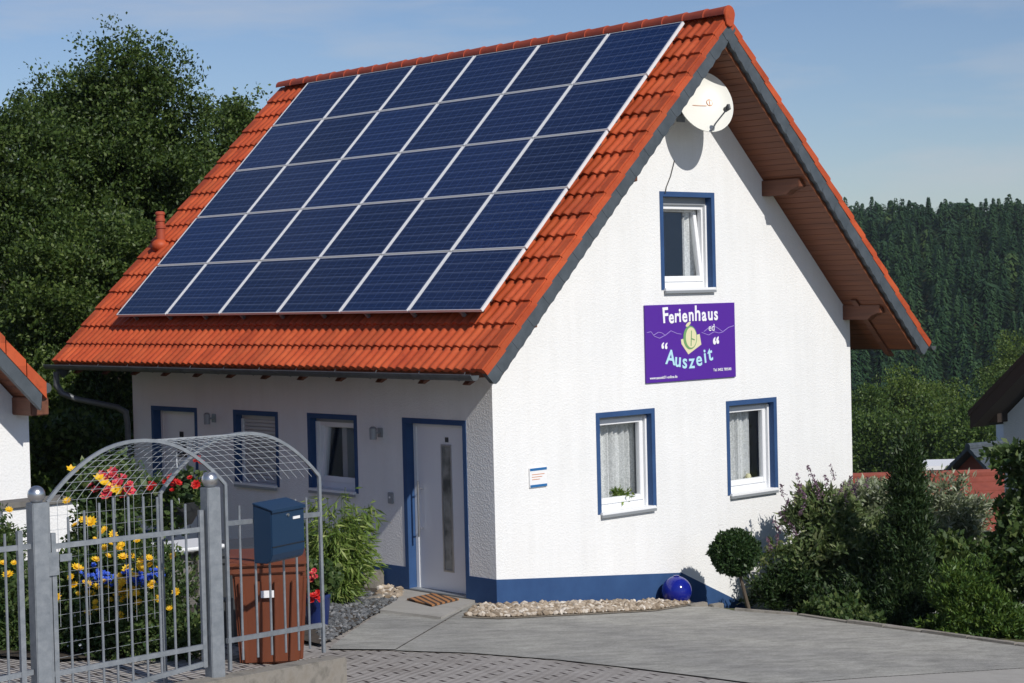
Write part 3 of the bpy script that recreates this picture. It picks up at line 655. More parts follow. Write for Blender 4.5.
a,b,t,u=G['w1'];window(fg,a,b,t,u,'left ground-floor window with pleated net curtain and green plant on the ledge',shutter_h=.03,curtain=[(-.02,1.02,10)])
a,b,t,u=G['w2'];window(fg,a,b,t,u,'right ground-floor window with net curtain drawn over its left half',shutter_h=.03,curtain=[(-.02,.80,8)])
a,b,t,u=G['w3'];window(fg,a,b,t,u,'upstairs window tilted open above the violet sign',shutter_h=.10,tilt=7,curtain=[(.72,1.2,5)])
a,b,t,u=E['ow'];window(fe,a,b,t,u,'dark window tilted open beside the front door',shutter_h=.05,tilt=7)
a,b,t,u=E['sh'];window(fe,a,b,t,u,'window closed with a grey roller shutter',shutter_h=.06,closed=True)
def fd(u,h,v): return fe(u,h+.055,v)
# front door
a,b,t,u=E['door']
d=empty('door');d.parent=house;d['label']='white front door with narrow vertical glass strip and long steel pull handle'
surround(fe,a,b,t,u,d,.2)
A,B,T=a+SW+.004,b-SW-.004,t-SW-.004
HB(ring(MB(),fd,A,B,u,T,.065,-.26,-.17,0,.05),'frame',M['plastic'],d,bevel=.005)
gl0,gl1=A+.37,A+.53
mb=MB();D0,D1=A+.065,B-.065;V0,V1=u+.02,T-.05
gz0,gz1=V0+.26,V1-.22
ubox(mb,fd,D0,gl0,-.235,-.18,V0,V1);ubox(mb,fd,gl1,D1,-.235,-.18,V0,V1);ubox(mb,fd,gl0,gl1,-.235,-.18,V0,gz0);ubox(mb,fd,gl0,gl1,-.235,-.18,gz1,V1)
HB(mb,'door_leaf',M['door_white'],d)
HB(ring(MB(),fd,gl0-.018,gl1+.018,gz0-.018,gz1+.018,.022,-.182,-.172),'glass_trim',M['steel'],d)
mb=MB();ubox(mb,fd,gl0+.003,gl1-.003,-.20,-.186,gz0+.003,gz1-.003);HB(mb,'glass_strip',M['frost'],d)
mb=MB();ubox(mb,fd,gl0+.035,gl0+.095,-.18,-.174,gz1+.045,gz1+.105);HB(mb,'number_plate',M['darkgrey'],d)
hy=D1-.09;mb=MB();mb.tube([fd(hy,-.10,.72),fd(hy,-.10,1.42)],.014,10);mb.bar(fd(hy,-.10,.82),fd(hy,-.18,.82),.009);mb.bar(fd(hy,-.10,1.32),fd(hy,-.18,1.32),.009)
HB(mb,'handle',M['steel'],d,smooth=True)
mb=MB();ubox(mb,fe,A,B,-.24,-.0,u-.03,u+.018);HB(mb,'threshold',M['grey_trim'],d)
# second (far) door
a,b,t,u=E['d2'];d=empty('door');d.parent=house;d['label']='plain white side door with small dark pane behind the trellis arch'
surround(fe,a,b,t,u,d,.2);A,B,T=a+SW+.004,b-SW-.004,t-SW-.004
HB(ring(MB(),fd,A,B,u,T,.065,-.26,-.17,0,.05),'frame',M['plastic'],d,bevel=.005)
mb=MB();ubox(mb,fd,A+.065,B-.065,-.235,-.18,u+.02,T-.05);HB(mb,'door_leaf',M['door_white'],d)
mb=MB();mc=(A+B)/2
for i in range(2):
    for j in range(3): ubox(mb,fd,mc-.12+i*.125,mc-.01+i*.125,-.18,-.174,1.45+j*.085,1.52+j*.085)
ubox(mb,fd,mc-.05,mc+.05,-.18,-.174,1.74,1.82)
HB(mb,'pane',M['dark'],d)
mb=MB();mb.tube([fd(A+.12,-.13,1.0),fd(A+.26,-.13,1.0)],.012,8);mb.bar(fd(A+.12,-.13,1.0),fd(A+.12,-.18,1.0),.012);HB(mb,'handle',M['steel'],d)
# ================================================================== SOLAR ARRAY (30 panels)
pm=MB()
PWY,PLS,TH=1.315,1.000,.04
ring_=lambda mb,w,wb: None
pf=MB()
pf.box(0,.022,0,PLS,-TH,0).box(PWY-.022,PWY,0,PLS,-TH,0).box(.022,PWY-.022,0,.007,-TH,0).box(.022,PWY-.022,PLS-.007,PLS,-TH,0)
frame_me=pf.mesh('frame');frame_me.materials.append(M['alu'])
cm=MB().box(.0215,PWY-.0215,.0065,PLS-.0065,-.03,-.004);cell_me=cm.mesh('cells')
cell_me.materials.append(M['cells'])
rowname=['bottom','second lowest','middle','second highest','top'];coln=['leftmost','second from left','third from left','third from right','second from right','rightmost']
POFF=.185
rot=Matrix(((0,C45,-C45,0),(-1,0,0,0),(0,C45,C45,0),(0,0,0,1)))  # local x -> -Y (towards viewer), local y -> up slope, z -> normal
for r in range(5):
    for c in range(6):
        y=7.68-c*(PWY+.0225);s=.845+r*(PLS+.026)
        root=empty('solar_panel','solar panel, %s in the %s row of the roof array'%(coln[c],rowname[r]),'solar panel','solar panels on the roof')
        p=RP(-1,y,s,POFF);root.matrix_world=Matrix.Translation(p)@rot
        for nm,me in(('frame',frame_me),('cells',cell_me)):
            o=bpy.data.objects.new(nm,me);COL.objects.link(o);o.parent=root
# mounting rails
for r in range(10):
    s=.845+(r//2)*(PLS+.026)+(.2 if r%2==0 else .8)
    mb=MB();q=[RP(-1,0,s_,o_) for s_,o_ in((s,POFF-.085),(s+.04,POFF-.085),(s+.04,POFF-TH-.001),(s,POFF-TH-.001))]
    mb.prism([(p[0],p[2]) for p in q],-.28,7.66,lambda u,v,h:(u,h,v));HB(mb,'mounting_rail',M['zinc'],roofc)
for i in range(9):
    q=[RP(-1,0,s_,o_) for s_,o_ in((.87,POFF-.15),(.91,POFF-.15),(.91,POFF-TH-.005),(.87,POFF-TH-.005))]
    HB(MB().prism([(p[0],p[2]) for p in q],.1+i*.9,.14+i*.9,lambda u,v,h:(u,h,v)),'rail_hook',M['galv'],roofc)
# ================================================================== WALL FITTINGS
# violet sign
sx0,sx1,sz0,sz1=2.655,4.425,2.53,3.53
sg=empty('sign','violet house sign reading Ferienhaus "Auszeit" in white and pale blue under the upstairs window','sign',loc=((sx0+sx1)/2,-.015,(sz0+sz1)/2))
MB().box(-.885,.885,-.012,.012,-.5,.5).build('board',M['violet'],sg,bevel=.003)
def put_text(s,size,x,z,mat,par,rot_=0,off=0,y=-.016,sx=1,name='lettering'):
    me=text_mesh(s,size,.002,off);o=link(name,me,mat,par);o.location=(x,y,z);o.rotation_euler=(math.pi/2,0,0)
    o.rotation_euler=(Matrix.Rotation(-rot_,4,'Y')@Matrix.Rotation(math.pi/2,4,'X')).to_euler();o.scale=(sx,1,1);return o
for ch,x,z,s,r in [('F',-.50,.27,.28,.05),('e',-.39,.262,.24,0),('r',-.29,.27,.24,-.04),('i',-.22,.275,.25,.03),('e',-.13,.27,.24,0),('n',-.0,.28,.24,.02),('h',.125,.28,.28,-.02),('a',.255,.275,.24,0),('u',.38,.28,.24,0),('s',.495,.28,.24,.05)]:
    put_text(ch,s,x,z,M['signwhite'],sg,r,.006,sx=.9)
for ch,x,z,s,r in [('\u201c',-.55,-.20,.30,-.1),('A',-.43,-.275,.27,-.15),('u',-.285,-.31,.26,-.1),('s',-.15,-.335,.26,-.05),('z',-.01,-.34,.26,0),('e',.14,-.315,.26,.08),('i',.265,-.28,.26,.12),('t',.37,-.255,.27,.15)]:
    put_text(ch,s,x,z,M['signcyan'] if ch!='\u201c' else M['signwhite'],sg,r,.005)
put_text('\u201c',.30,.50,-.17,M['signwhite'],sg,.1,.01)
put_text('ed',.13,.40,.135,M['signwhite'],sg,0,0)
put_text('www.auszeit31-online.de',.052,-.56,-.455,M['signwhite'],sg,0,.0005)
put_text('Tel. 0452 789540',.052,.60,-.405,M['signwhite'],sg,0,.0005)
def flatpoly(mb,pts,y0,y1): mb.prism(pts,y0,y1,lambda u,v,h:(u,h,v));return mb
flatpoly(MB(),[(-.21,.04),(.16,.10),(.19,-.04),(-.07,-.16),(-.2,-.02)],-.015,-.0125).build('emblem_block',M['signcream'],sg)
def ell(cx,cz,rx,rz,n=26,rot_=0): return [(cx+rx*math.cos(t)*math.cos(rot_)-rz*math.sin(t)*math.sin(rot_),cz+rx*math.cos(t)*math.sin(rot_)+rz*math.sin(t)*math.cos(rot_)) for t in np.linspace(0,2*math.pi,n,endpoint=False)]
flatpoly(MB(),ell(-.03,.06,.135,.155),-.018,-.0155).build('emblem_disc',M['signgreen'],sg)
flatpoly(MB(),ell(-.015,.06,.105,.135),-.021,-.0185).build('emblem_face',M['signcream'],sg)
mb=MB();flatpoly(mb,[(-.03,-.05),(-.015,-.05),(.0,.15),(-.015,.15)],-.023,-.0212);flatpoly(mb,[(-.02,.04),(.05,.02),(.05,.035),(-.02,.055)],-.0245,-.0235);mb.build('emblem_hands',M['signgreen'],sg)
flatpoly(MB(),ell(-.06,.235,.055,.022,14,.5),-.015,-.0125).build('emblem_leaf',M['signcream'],sg)
for pts in ([(-.86,.15),(-.78,.16),(-.72,.10),(-.62,.07),(-.5,.11),(-.4,.16),(-.28,.12),(-.2,.11)],[(-.74,.11),(-.64,.15),(-.58,.14),(-.5,.10)],[(.2,.12),(.34,.08),(.45,.12),(.55,.10),(.62,.11),(.75,.17),(.86,.19)],[(.25,.13),(.33,.17),(.4,.20),(.5,.18),(.62,.12)]):
    mb=MB()
    for (x0_,z0_),(x1_,z1_) in zip(pts[:-1],pts[1:]): mb.bar((x0_,-.013,z0_),(x1_,-.013,z1_),.004,4)
    mb.build('mountain_line',M['signpurple'],sg)
# small notice plate by the corner
nx=.80;pl=empty('notice_plate','small white and blue notice plate on the white gable near the corner','sign',loc=(.71,-.012,1.49))
MB().box(-.145,.145,-.008,.008,-.12,.12).build('plate',M['label'],pl,bevel=.002)
MB().box(-.14,.14,-.012,-.0082,.085,.115).box(-.14,.14,-.012,-.0082,-.115,-.085).build('blue_stripe',M['signblue'],pl)
mb=MB()
for i in range(3): mb.box(-.11,.1-.04*i,-.0105,-.0082,.035-.03*i,.042-.03*i)
mb.build('printed_lines',M['orange_print'],pl)
# satellite dish
_d=ray(704.3,102.5);dc=CAM+_d*((-.40-CAM[1])/_d[1])
dish=empty('satellite_dish','round off-white satellite dish mounted high under the gable peak','satellite dish',loc=tuple(dc))
n_=unit(np.array([-.34,-.86,.36]));e1=unit(np.cross([0,0,1],n_));e2=np.cross(n_,e1)
vs=[];fs=[];seg=48;rings=8;R0=.42
for side,o_ in((0,0.0),(1,-.012)):
    for j in range(rings+1):
        r_=R0*j/rings
        for i in range(seg):
            t_=2*math.pi*i/seg;vs.append(e1*r_*math.cos(t_)*.94+e2*r_*math.sin(t_)*1.04+n_*(.085*(r_/R0)**2-.05+o_))
for s_ in(0,1):
    b0=s_*(rings+1)*seg
    for j in range(rings):
        for i in range(seg):
            q=(b0+j*seg+i,b0+j*seg+(i+1)%seg,b0+(j+1)*seg+(i+1)%seg,b0+(j+1)*seg+i);fs.append(q if s_==0 else q[::-1])
for i in range(seg): fs.append((rings*seg+i,rings*seg+(i+1)%seg,(2*rings+1)*seg+(i+1)%seg,(2*rings+1)*seg+i))
MB().add(vs,fs).build('reflector',M['dish'],dish,smooth=True)
bot=-e2*R0*1.02
lnb=bot*.45+n_*.40+e1*.0
lnb=-e2*.27+n_*.38+e1*.10
MB().tube([bot+n_*.02,bot*.9+n_*.16,lnb],.011,6).build('feed_arm',M['galv'],dish)
mb=MB();mb.bar(lnb,lnb-n_*.07+e2*.01,.034,12);mb.bar(lnb+n_*.02-e2*.03,lnb+n_*.02+e2*.035,.024,8);mb.build('receiver_head',M['darkgrey'],dish)
mb=MB();wallp=np.array([dc[0]-.02,-.0,dc[2]-.12])-dc
mb.bar(wallp,wallp+np.array([0,-.2,0]),.022,10);mb.bar(wallp+np.array([0,-.2,-.12]),wallp+np.array([0,-.2,.28]),.022,10);mb.box(wallp[0]-.08,wallp[0]+.08,wallp[1]-.01,wallp[1],wallp[2]-.1,wallp[2]+.1)
mb.bar(wallp+np.array([0,-.2,.1]),-n_*.07,.03,8);mb.build('wall_bracket',M['galv'],dish)
mb=MB();lc=e1*(.10)+e2*.02
for i in range(14):
    a0,a1=i/14*2*math.pi,(i+1)/14*2*math.pi
    f_=lambda t_: lc+e1*.04*math.cos(t_)+e2*.045*math.sin(t_)+n_*(-.042)
    mb.bar(f_(a0),f_(a1),.005,4)
mb.bar(lc+n_*-.042-e2*.04,lc+n_*-.042+e2*.04,.005,4);mb.bar(lc-e1*.26-e2*.045+n_*-.03,lc-e1*.05-e2*.045+n_*-.042,.0035,4)
mb.build('printed_emblem',M['orange_print'],dish)
mb=MB().tube([(3.30,-.012,5.40),(3.22,-.012,5.2),(3.13,-.012,5.05),(3.10,-.02,4.97)],.006,6)
o=mb.build('cable',M['black']);tag(o,'black aerial cable hanging on the gable between dish and upstairs window','cable')
# wall lamps, doorbell
def lamp(y,z,lab):
    l=empty('wall_lamp',lab,'lamp','outdoor wall lamps',loc=(0,y,z))
    MB().box(-.012,0,-.05,.05,-.06,.06).build('wall_plate',M['grey_trim'],l,bevel=.004)
    MB().bar((0,0,0),(-.10,0,.0),.014,8).build('arm',M['grey_trim'],l)
    MB().lathe((-.12,0,0),[(0,-.08),(.045,-.08),(.048,.06),(.02,.085),(0,.085)],16).build('shade',M['grey_trim'],l,smooth=True)
lamp(2.12,2.00,'small grey cylinder wall lamp between front door and dark window')
lamp(5.85,2.06,'small grey cylinder wall lamp between shuttered window and far side door')
db=empty('doorbell','small grey doorbell box on the wall left of the front door','doorbell',loc=(-.0,1.93,1.18))
MB().box(-.03,0,-.045,.045,-.07,.07).build('housing',M['grey_trim'],db,bevel=.005);MB().bar((-.03,0,.01),(-.038,0,.01),.014,12).build('button',M['label'],db)
# things on window ledges
pp=empty('potted_plant','small green pot plant behind the left ground-floor window','plant',loc=(2.42,.235,.97))
MB().lathe((0,0,0),[(0,0),(.05,0),(.065,.1),(0,.1)],14).build('pot',M['tile_old'],pp)
o=crown('leaves',[(np.array([0,0,.14]),(.12,.05,.06))],14,12,.09,M['bamboo'],pp,sigma=.03,aspect=.3)
og=empty('window_ornament','small tan ornament figure behind the right ground-floor window','ornament',loc=(4.95,.235,.97))
MB().lathe((0,0,0),[(0,0),(.05,0),(.06,.04),(.03,.1),(.045,.14),(.03,.19),(0,.2)],14).build('figure',M['signcream'],og,smooth=True)
# doormat, ball, stone block
m_=gp(433,601,.05);o=MB()
mp_=[gp(px,py,.05) for px,py in((407,600),(432,594.5),(459,600),(432,606.5))]
bt_=[p+np.array([0,0,.018]) for p in mp_]
o.add(mp_+bt_,[(0,3,2,1),(4,5,6,7),(0,1,5,4),(1,2,6,5),(2,3,7,6),(3,0,4,7)])
c0=np.mean(mp_,0)
o=MB().add([p-c0 for p in mp_+bt_],[(0,3,2,1),(4,5,6,7),(0,1,5,4),(1,2,6,5),(2,3,7,6),(3,0,4,7)]).build('doormat',M['mat']);o.location=c0
tag(o,'brown striped coir doormat lying at the front door','doormat')
q_=gp(677,604);bc=np.array([q_[0],q_[1],q_[2]+.17])
bl=empty('glazed_ball','shiny cobalt blue ceramic ball on the pebbles by the gable wall','garden ornament',loc=tuple(bc))
MB().sphere((0,0,0),.195,32,20,.98).build('ball',M['glaze'],bl,smooth=True)
MB().lathe((0,0,0),[(.035,.188),(.04,.2),(.03,.2),(.0,.192)],16).build('neck_ring',M['glaze'],bl,smooth=True)
q=gp(374,590);o=MB().box(-.13,.13,-.09,.09,-.02,.24).build('stone_block',M['concrete'],bevel=.012);o.location=q;o.rotation_euler=(0,0,.5);tag(o,'rough beige stone block standing beside the bamboo and doorstep','stone')
q=gp(372,601);o=MB().box(-.28,.28,-.05,.05,-.04,.05).build('edging_stone',M['concrete'],bevel=.008);o.location=q;o.rotation_euler=(0,0,.15);tag(o,'low concrete edging stone in the pebbles left of the doorstep','stone')
# pebbles and slate chips
def stones(name,polyfn,n,smin,smax,mat,label,cat):
    vs=[];fs=[]
    bm=bmesh.new();bmesh.ops.create_icosphere(bm,subdivisions=1,radius=1);bv=np.array([v.co[:] for v in bm.verts]);bf=[tuple(v.index for v in f.verts) for f in bm.faces];bm.free()
    AV=[];AF=[];b=0
    for i in range(n):
        x,y=polyfn();s=smin+(smax-smin)*random.random()**2.2
        rv=bv*(1+.18*RNG.normal(size=bv.shape))*np.array([s*random.uniform(.8,1.4),s*random.uniform(.7,1.1),s*random.uniform(.5,.9)])
        a=random.random()*6.28;R_=np.array([[math.cos(a),-math.sin(a),0],[math.sin(a),math.cos(a),0],[0,0,1]])
        AV+=list(map(tuple,rv@R_.T+np.array([x,y,-.11*x+.03+s*.35])));AF+=[tuple(b+j for j in f) for f in bf];b+=len(bv)
    o=MB().add(AV,AF).build(name,mat,fix=False);tag(o,label,cat,kind='stuff')
def bary(poly):
    P_=[np.array(p) for p in poly];W_a=[abs(np.cross(P_[i]-P_[0],P_[i+1]-P_[0])) for i in range(1,len(P_)-1)]
    def f():
        i=random.choices(range(1,len(P_)-1),W_a)[0];a,b_=random.random(),random.random()
        if a+b_>1:a,b_=1-a,1-b_
        p=P_[0]+(P_[i]-P_[0])*a+(P_[i+1]-P_[0])*b_;return p[0],p[1]
    return f
GV=[(-.02,.0),(-.35,-.02)]+g2((466,618),(500,619.5),(560,616.5),(600,614.5),(655,611.5),(690,606))+[(3.3,-.06)]
stones('pebbles',bary(GV),3000,.010,.046,M['pebble'],'beige river pebbles strewn along the foot of the gable wall','pebbles')
stones('slate_chips',bary(g2((322,648),(345,634),(398,603),(360,592),(300,600))),1500,.012,.035,M['chip'],'dark grey slate chips beside the path to the door','gravel')
stones('doorstep_pebbles',bary(g2((378,602),(402,600),(403,591),(380,590))),170,.02,.06,M['pebble'],'beige pebbles between stone block and front doorstep','pebbles')
# edging stones by the ball
for i,(px,py,w) in enumerate([(697,607,.30),(716,607.5,.20)]):
    q=gp(px,py);o=MB().box(-w/2,w/2,-.05,.05,-.05,.05).build('edging_stone',M['concrete'],bevel=.01);o.location=q;o.rotation_euler=(0,0,-.1)
    tag(o,['low dark edging stone right beside the blue ball','short pale edging stone between blue ball and clipped ball tree'][i],'stone')
# ================================================================== FENCE, GATE, TRELLIS
DL,DR,DB=12.95,13.8,14.9
pL=at(45,600,DL);pR=at(213,600,DR);tA=at(227,600,DR+.07);tB=at(322,600,DB)
class Plane:
    def __init__(s,a,b):
        s.a=np.array([a[0],a[1],0.]);s.d=unit(np.array([b[0]-a[0],b[1]-a[1],0.]));s.n=np.array([-s.d[1],s.d[0],0])
    def pt(s,px,py,off=0):
        D=ray(px,py);t=((s.a-CAM)@s.n+off)/(D@s.n);return CAM+t*D
    def tz(s,px,py):
        p=s.pt(px,py);return (p-s.a)@s.d,p[2]
    def P(s,t,z,off=0): p=s.a+s.d*t+s.n*off;return np.array([p[0],p[1],z])
GPl=Plane(pL,pR);SPl=Plane(tA,tB)
def pbox(mb,pl,t0,t1,o0,o1,z0,z1,z0b=None,z1b=None):
    z0b=z0 if z0b is None else z0b;z1b=z1 if z1b is None else z1b
    p=[pl.P(t0,z0,o0),pl.P(t1,z0b,o0),pl.P(t1,z0b,o1),pl.P(t0,z0,o1),pl.P(t0,z1,o0),pl.P(t1,z1b,o0),pl.P(t1,z1b,o1),pl.P(t0,z1,o1)]
    return mb.add(p,[(0,3,2,1),(4,5,6,7),(0,1,5,4),(1,2,6,5),(2,3,7,6),(3,0,4,7)])
def post(px,ytop,lab,ball):
    t,z=GPl.tz(px,ytop);b=GPl.P(t,0);zb=-.11*b[0]-.05
    r=empty('gate_post',lab,'post','steel gate posts',loc=(b[0],b[1],zb))
    ang=math.atan2(GPl.d[1],GPl.d[0]);r.rotation_euler=(0,0,ang)
    h=.056
    MB().box(-h,h,-h,h,0,z-zb).build('shaft',M['galv'],r,bevel=.006)
    MB().lathe((0,0,z-zb),[(0,0),(.02,0),(.02,.03)],12).build('neck',M['steel'],r)
    MB().sphere((0,0,z-zb+.055),.062,24,14).build('ball_cap',M['steel'],r,smooth=True)
    return t,z,zb
tl,zl,zbl=post(36.5,502.5,'galvanised square gate post with steel ball, left of the gate','l')
tr,zr,zbr=post(210,487,'galvanised square gate post with steel ball, right of the gate','r')
# gate
gate=empty('garden_gate','galvanised garden gate with vertical bars between the two ball-topped posts','gate')
def rail(mb,pl,p0,p1,h=.018,o=.012):
    t0,z0=pl.tz(*p0);t1,z1=pl.tz(*p1);return pbox(mb,pl,t0,t1,-o,o,z0-h,z0+h,z1-h,z1+h)
mb=MB();rail(mb,GPl,(54,546.5),(203,529));rail(mb,GPl,(54,674),(203,646.5));rail(mb,GPl,(60,704),(203,664))
ts0,zs0=GPl.tz(52.5,533);_,zs1=GPl.tz(52.5,700);pbox(mb,GPl,ts0-.017,ts0+.017,-.015,.015,zs1,zs0)
ts1,zs2=GPl.tz(200.5,510);_,zs3=GPl.tz(200.5,668);pbox(mb,GPl,ts1-.017,ts1+.017,-.015,.015,zs3,zs2)
mb.build('frame',M['galv'],gate)
tops=[(68,517),(84,510.5),(99,503),(113,497.5),(128,496.5),(143,496.5),(157,497),(171.5,500),(185,504)]
for px,py in tops:
    t,z=GPl.tz(px,py);z0_=GPl.tz(px,704-(px-60)*.28-2)[1];MB().bar(GPl.P(t,z0_),GPl.P(t,z),.0095,8).build('bar',M['galv'],gate)
mb=MB();t,z=GPl.tz(53,562);pbox(mb,GPl,t-.05,t+.03,-.03,-.016,z-.09,z+.07);pbox(mb,GPl,t+.04,t+.13,-.03,-.016,z+.0,z+.05);mb.build('latch_plate',M['galv'],gate)
# left fence section
fen=empty('fence_section','galvanised vertical-bar fence section running off left of the gate','fence')
mb=MB();rail(mb,GPl,(-60,556),(33,546));mb.build('rail',M['galv'],fen);mb=MB();rail(mb,GPl,(-60,692),(33,672));mb.build('rail',M['galv'],fen)
for px in(-52,-38,-24,-10,4.5,19):
    t,z=GPl.tz(px,531 if px>10 else 534);_,z0_=GPl.tz(px,706);
    if px==19: b_=MB();pbox(b_,GPl,t-.018,t+.018,-.018,.018,z0_,z);b_.build('bar',M['galv'],fen)
    else: MB().bar(GPl.P(t,z0_),GPl.P(t,z),.0095,8).build('bar',M['galv'],fen)
# trellis arch
tre=empty('trellis_arch','galvanised arched trellis with wire mesh roof over the gate','trellis')
off=np.array([tB[0]-tA[0],tB[1]-tA[1],0.])
def hoop(p_l,p_r,zl_,zr_,rise,n=24):
    out=[]
    for i in range(n+1):
        k=i/n;x=2*k-1;h=rise*(1-abs(x)**2.15)
        out.append(np.array([p_l[0]+(p_r[0]-p_l[0])*k,p_l[1]+(p_r[1]-p_l[1])*k,zl_+(zr_-zl_)*k+h]))
    return out
aR,zaR=SPl.tz(225,484);AR=SPl.P(0,zaR);bt0,zbR=SPl.tz(319,476);BR=SPl.P(bt0,zbR)
tal,zal=GPl.tz(47,502);AL=GPl.P(tal,zal,.0);AR=GPl.P(GPl.tz(225,484)[0],GPl.tz(225,484)[1])
BL=AL+ (BR-AR)
HA=hoop(AL,AR,AL[2],AR[2],.375);HB2=hoop(BL,BR,BL[2]-.01,BR[2],.395)
def strap(pts,w=.017,name='hoop'):
    mb=MB();mb.tube(pts,w,4);return mb.build(name,M['galv'],tre,smooth=False)
zgA=SPl.tz(227.7,671)[1];zgB=SPl.tz(322,653)[1]
strap([np.array([AL[0],AL[1],zbl])]+HA+[np.array([AR[0],AR[1],zgA])])
strap([np.array([BL[0],BL[1],-.11*BL[0]])]+HB2+[np.array([BR[0],BR[1],zgB])])
mb=MB()
for i in range(1,24):   # rulings
    mb.bar(HA[i],HB2[i],.0019,4)
for k in np.linspace(0,1,13)[1:-1]:  # bent wires
    mb.tube([HA[i]*(1-k)+HB2[i]*k for i in range(25)],.0019,4)
mb.build('roof_mesh',M['wire'],tre)
mb=MB()
for k in np.linspace(0,1,13)[1:-1]:
    p=AL*(1-k)+BL*k;mb.bar(p,(p[0],p[1],-.11*p[0]+.55),.0016,4)
for i in range(12):
    h=i*.10;mb.bar(AL-[0,0,h],BL-[0,0,h],.0016,4)
mb.build('side_mesh',M['wire'],tre)
# side railing with letterbox
rl=empty('railing_panel','short galvanised railing under the arch carrying the blue letterbox','railing')
mb=MB();rail(mb,SPl,(227,523.5),(320,514));mb.build('rail',M['galv'],rl);mb=MB();rail(mb,SPl,(227,641),(321,625));mb.build('rail',M['galv'],rl)
for px,yt in((239,505.5),(254,504),(268,503),(282,501),(295,499),(306,497.5)):
    t,z=SPl.tz(px,yt);z0_=SPl.tz(px,661-(px-239)*.17)[1];MB().bar(SPl.P(t,z0_),SPl.P(t,z),.0095,8).build('bar',M['galv'],rl)
# concrete plinth
t0=SPl.tz(196,680)[0];t1=SPl.tz(336,655)[0]
zt0=SPl.tz(227,673.5)[1];zt1=SPl.tz(336,656)[1];sl_=(zt1-zt0)/(t1-0)
mb=MB();pbox(mb,SPl,t0-.3,t1,-.11,.09,zt0-.8,zt0+sl_*t0,zt0-1.0,zt1)
o=mb.build('plinth_wall',M['concrete'],bevel=.01);tag(o,'low weathered concrete plinth under the railing and letterbox','wall')
# letterbox
lb0,zt=SPl.tz(252,507);lb1,_=SPl.tz(301,503);_,zb_=SPl.tz(276,558);lc=SPl.P((lb0+lb1)/2-.115,0,-.10);
lbx=empty('letterbox','dark blue metal letterbox with newspaper slot fixed to the railing','letterbox',loc=(lc[0],lc[1],zb_),rz=math.atan2(SPl.d[1],SPl.d[0]))
w2=.212;hh=zt-zb_+.02
prof=[(-.09,.07),(-.09,hh*.9),(.085,hh*1.0),(.085,.0),(-.03,.0),(-.07,.02)]
MB().prism(prof,-w2+.006,w2-.006,lambda u,v,h:(h,u,v)).build('body',M['mail'],lbx,bevel=.006)
MB().prism([(-.105,hh*.86),(-.105,hh*.915),(.085,hh*1.03),(.085,hh*1.0),(-.095,hh*.90)],-w2,w2,lambda u,v,h:(h,u,v)).build('lid',M['mail'],lbx,bevel=.003)
MB().prism([(-.097,.125),(-.097,.13),(-.09,.13),(-.09,.125)],-w2+.01,w2-.01,lambda u,v,h:(h,u,v)).build('slot_line',M['black'],lbx)
MB().box(.06,.145,-.096,-.0905,hh*.70,hh*.745).build('name_plate',M['label'],lbx)
MB().bar((0,-.09,hh*.79),(0,-.098,hh*.79),.012,12).build('lock',M['steel'],lbx)
# wheelie bins
def wheelie(px,py,rz,mat,lab,sc_=1,ribs=True,hgt=.93,lid=None):
    q=gp(px,py);r=empty('wheelie_bin',lab,'bin','wheelie bins',loc=tuple(q),rz=rz);w0,w1,d0,d1,H=.25,.30,.24,.29,hgt-.07
    vs=[(-w0,-d0,.02),(w0,-d0,.02),(w0,d0,.02),(-w0,d0,.02),(-w1,-d1,H),(w1,-d1,H),(w1,d1,H),(-w1,d1,H)]
    MB().add(vs,[(0,3,2,1),(4,5,6,7),(0,1,5,4),(1,2,6,5),(2,3,7,6),(3,0,4,7)]).build('body',mat,r,bevel=.02)
    if ribs:
        mb=MB()
        for i in range(4):
            k=-.75+.5*i
            for sgn in(-1,1):
                a0=np.array([k*w0,-d0*1,.05]);a1=np.array([k*w1,-d1,H-.1])
            for (c0_,c1_,wx) in (((k*w0),(k*w1),.022),):
                vs=[(c0_-wx,-d0-.0,.04),(c0_+wx,-d0-.0,.04),(c1_+wx,-d1,H-.12),(c1_-wx,-d1,H-.12)]
                vs2=[(x,y-.032,z) for x,y,z in vs];mb.add(vs+vs2,[(0,1,2,3),(4,5,6,7),(0,1,5,4),(1,2,6,5),(2,3,7,6),(3,0,4,7)])
            c0_,c1_=k*d0,k*d1
            vs=[(w0,c0_-.022,.04),(w0,c0_+.022,.04),(w1,c1_+.022,H-.12),(w1,c1_-.022,H-.12)];vs2=[(x+.032,y,z) for x,y,z in vs]
            mb.add(vs+vs2,[(0,1,2,3),(4,5,6,7),(0,1,5,4),(1,2,6,5),(2,3,7,6),(3,0,4,7)])
        mb.build('ribs',mat,r,bevel=.006)
    MB().box(-w1-.025,w1+.025,-d1-.025,d1+.02,H-.06,H).build('rim',mat,r,bevel=.01)
    MB().prism([(-d1-.05,H+.005),(-d1-.05,H+.035),(-d1+.05,H+.07),(d1-.05,H+.09),(d1+.03,H+.05),(d1+.03,H+.005)],-w1-.03,w1+.03,lambda u,v,h:(h,u,v)).build('lid',lid or mat,r,bevel=.012)
    MB().bar((-w1+.02,d1+.06,H),(w1-.02,d1+.06,H),.016,10).box(-w1+.02,-w1+.05,d1,d1+.07,H-.03,H+.01).box(w1-.05,w1-.02,d1,d1+.07,H-.03,H+.01).build('handle',lid or mat,r)
    for sx in(-1,1): MB().bar((sx*.19,d0+.02,.1),(sx*.24,d0+.02,.1),.1,20).build('wheel',M['black'],r,smooth=True)
    return r
r=wheelie(270,661,-.62,M['bin'],'red-brown ribbed wheelie bin behind the railing, below the letterbox')
MB().box(-.06,.05,-.323,-.318,.60,.66).build('sticker',M['label'],r)
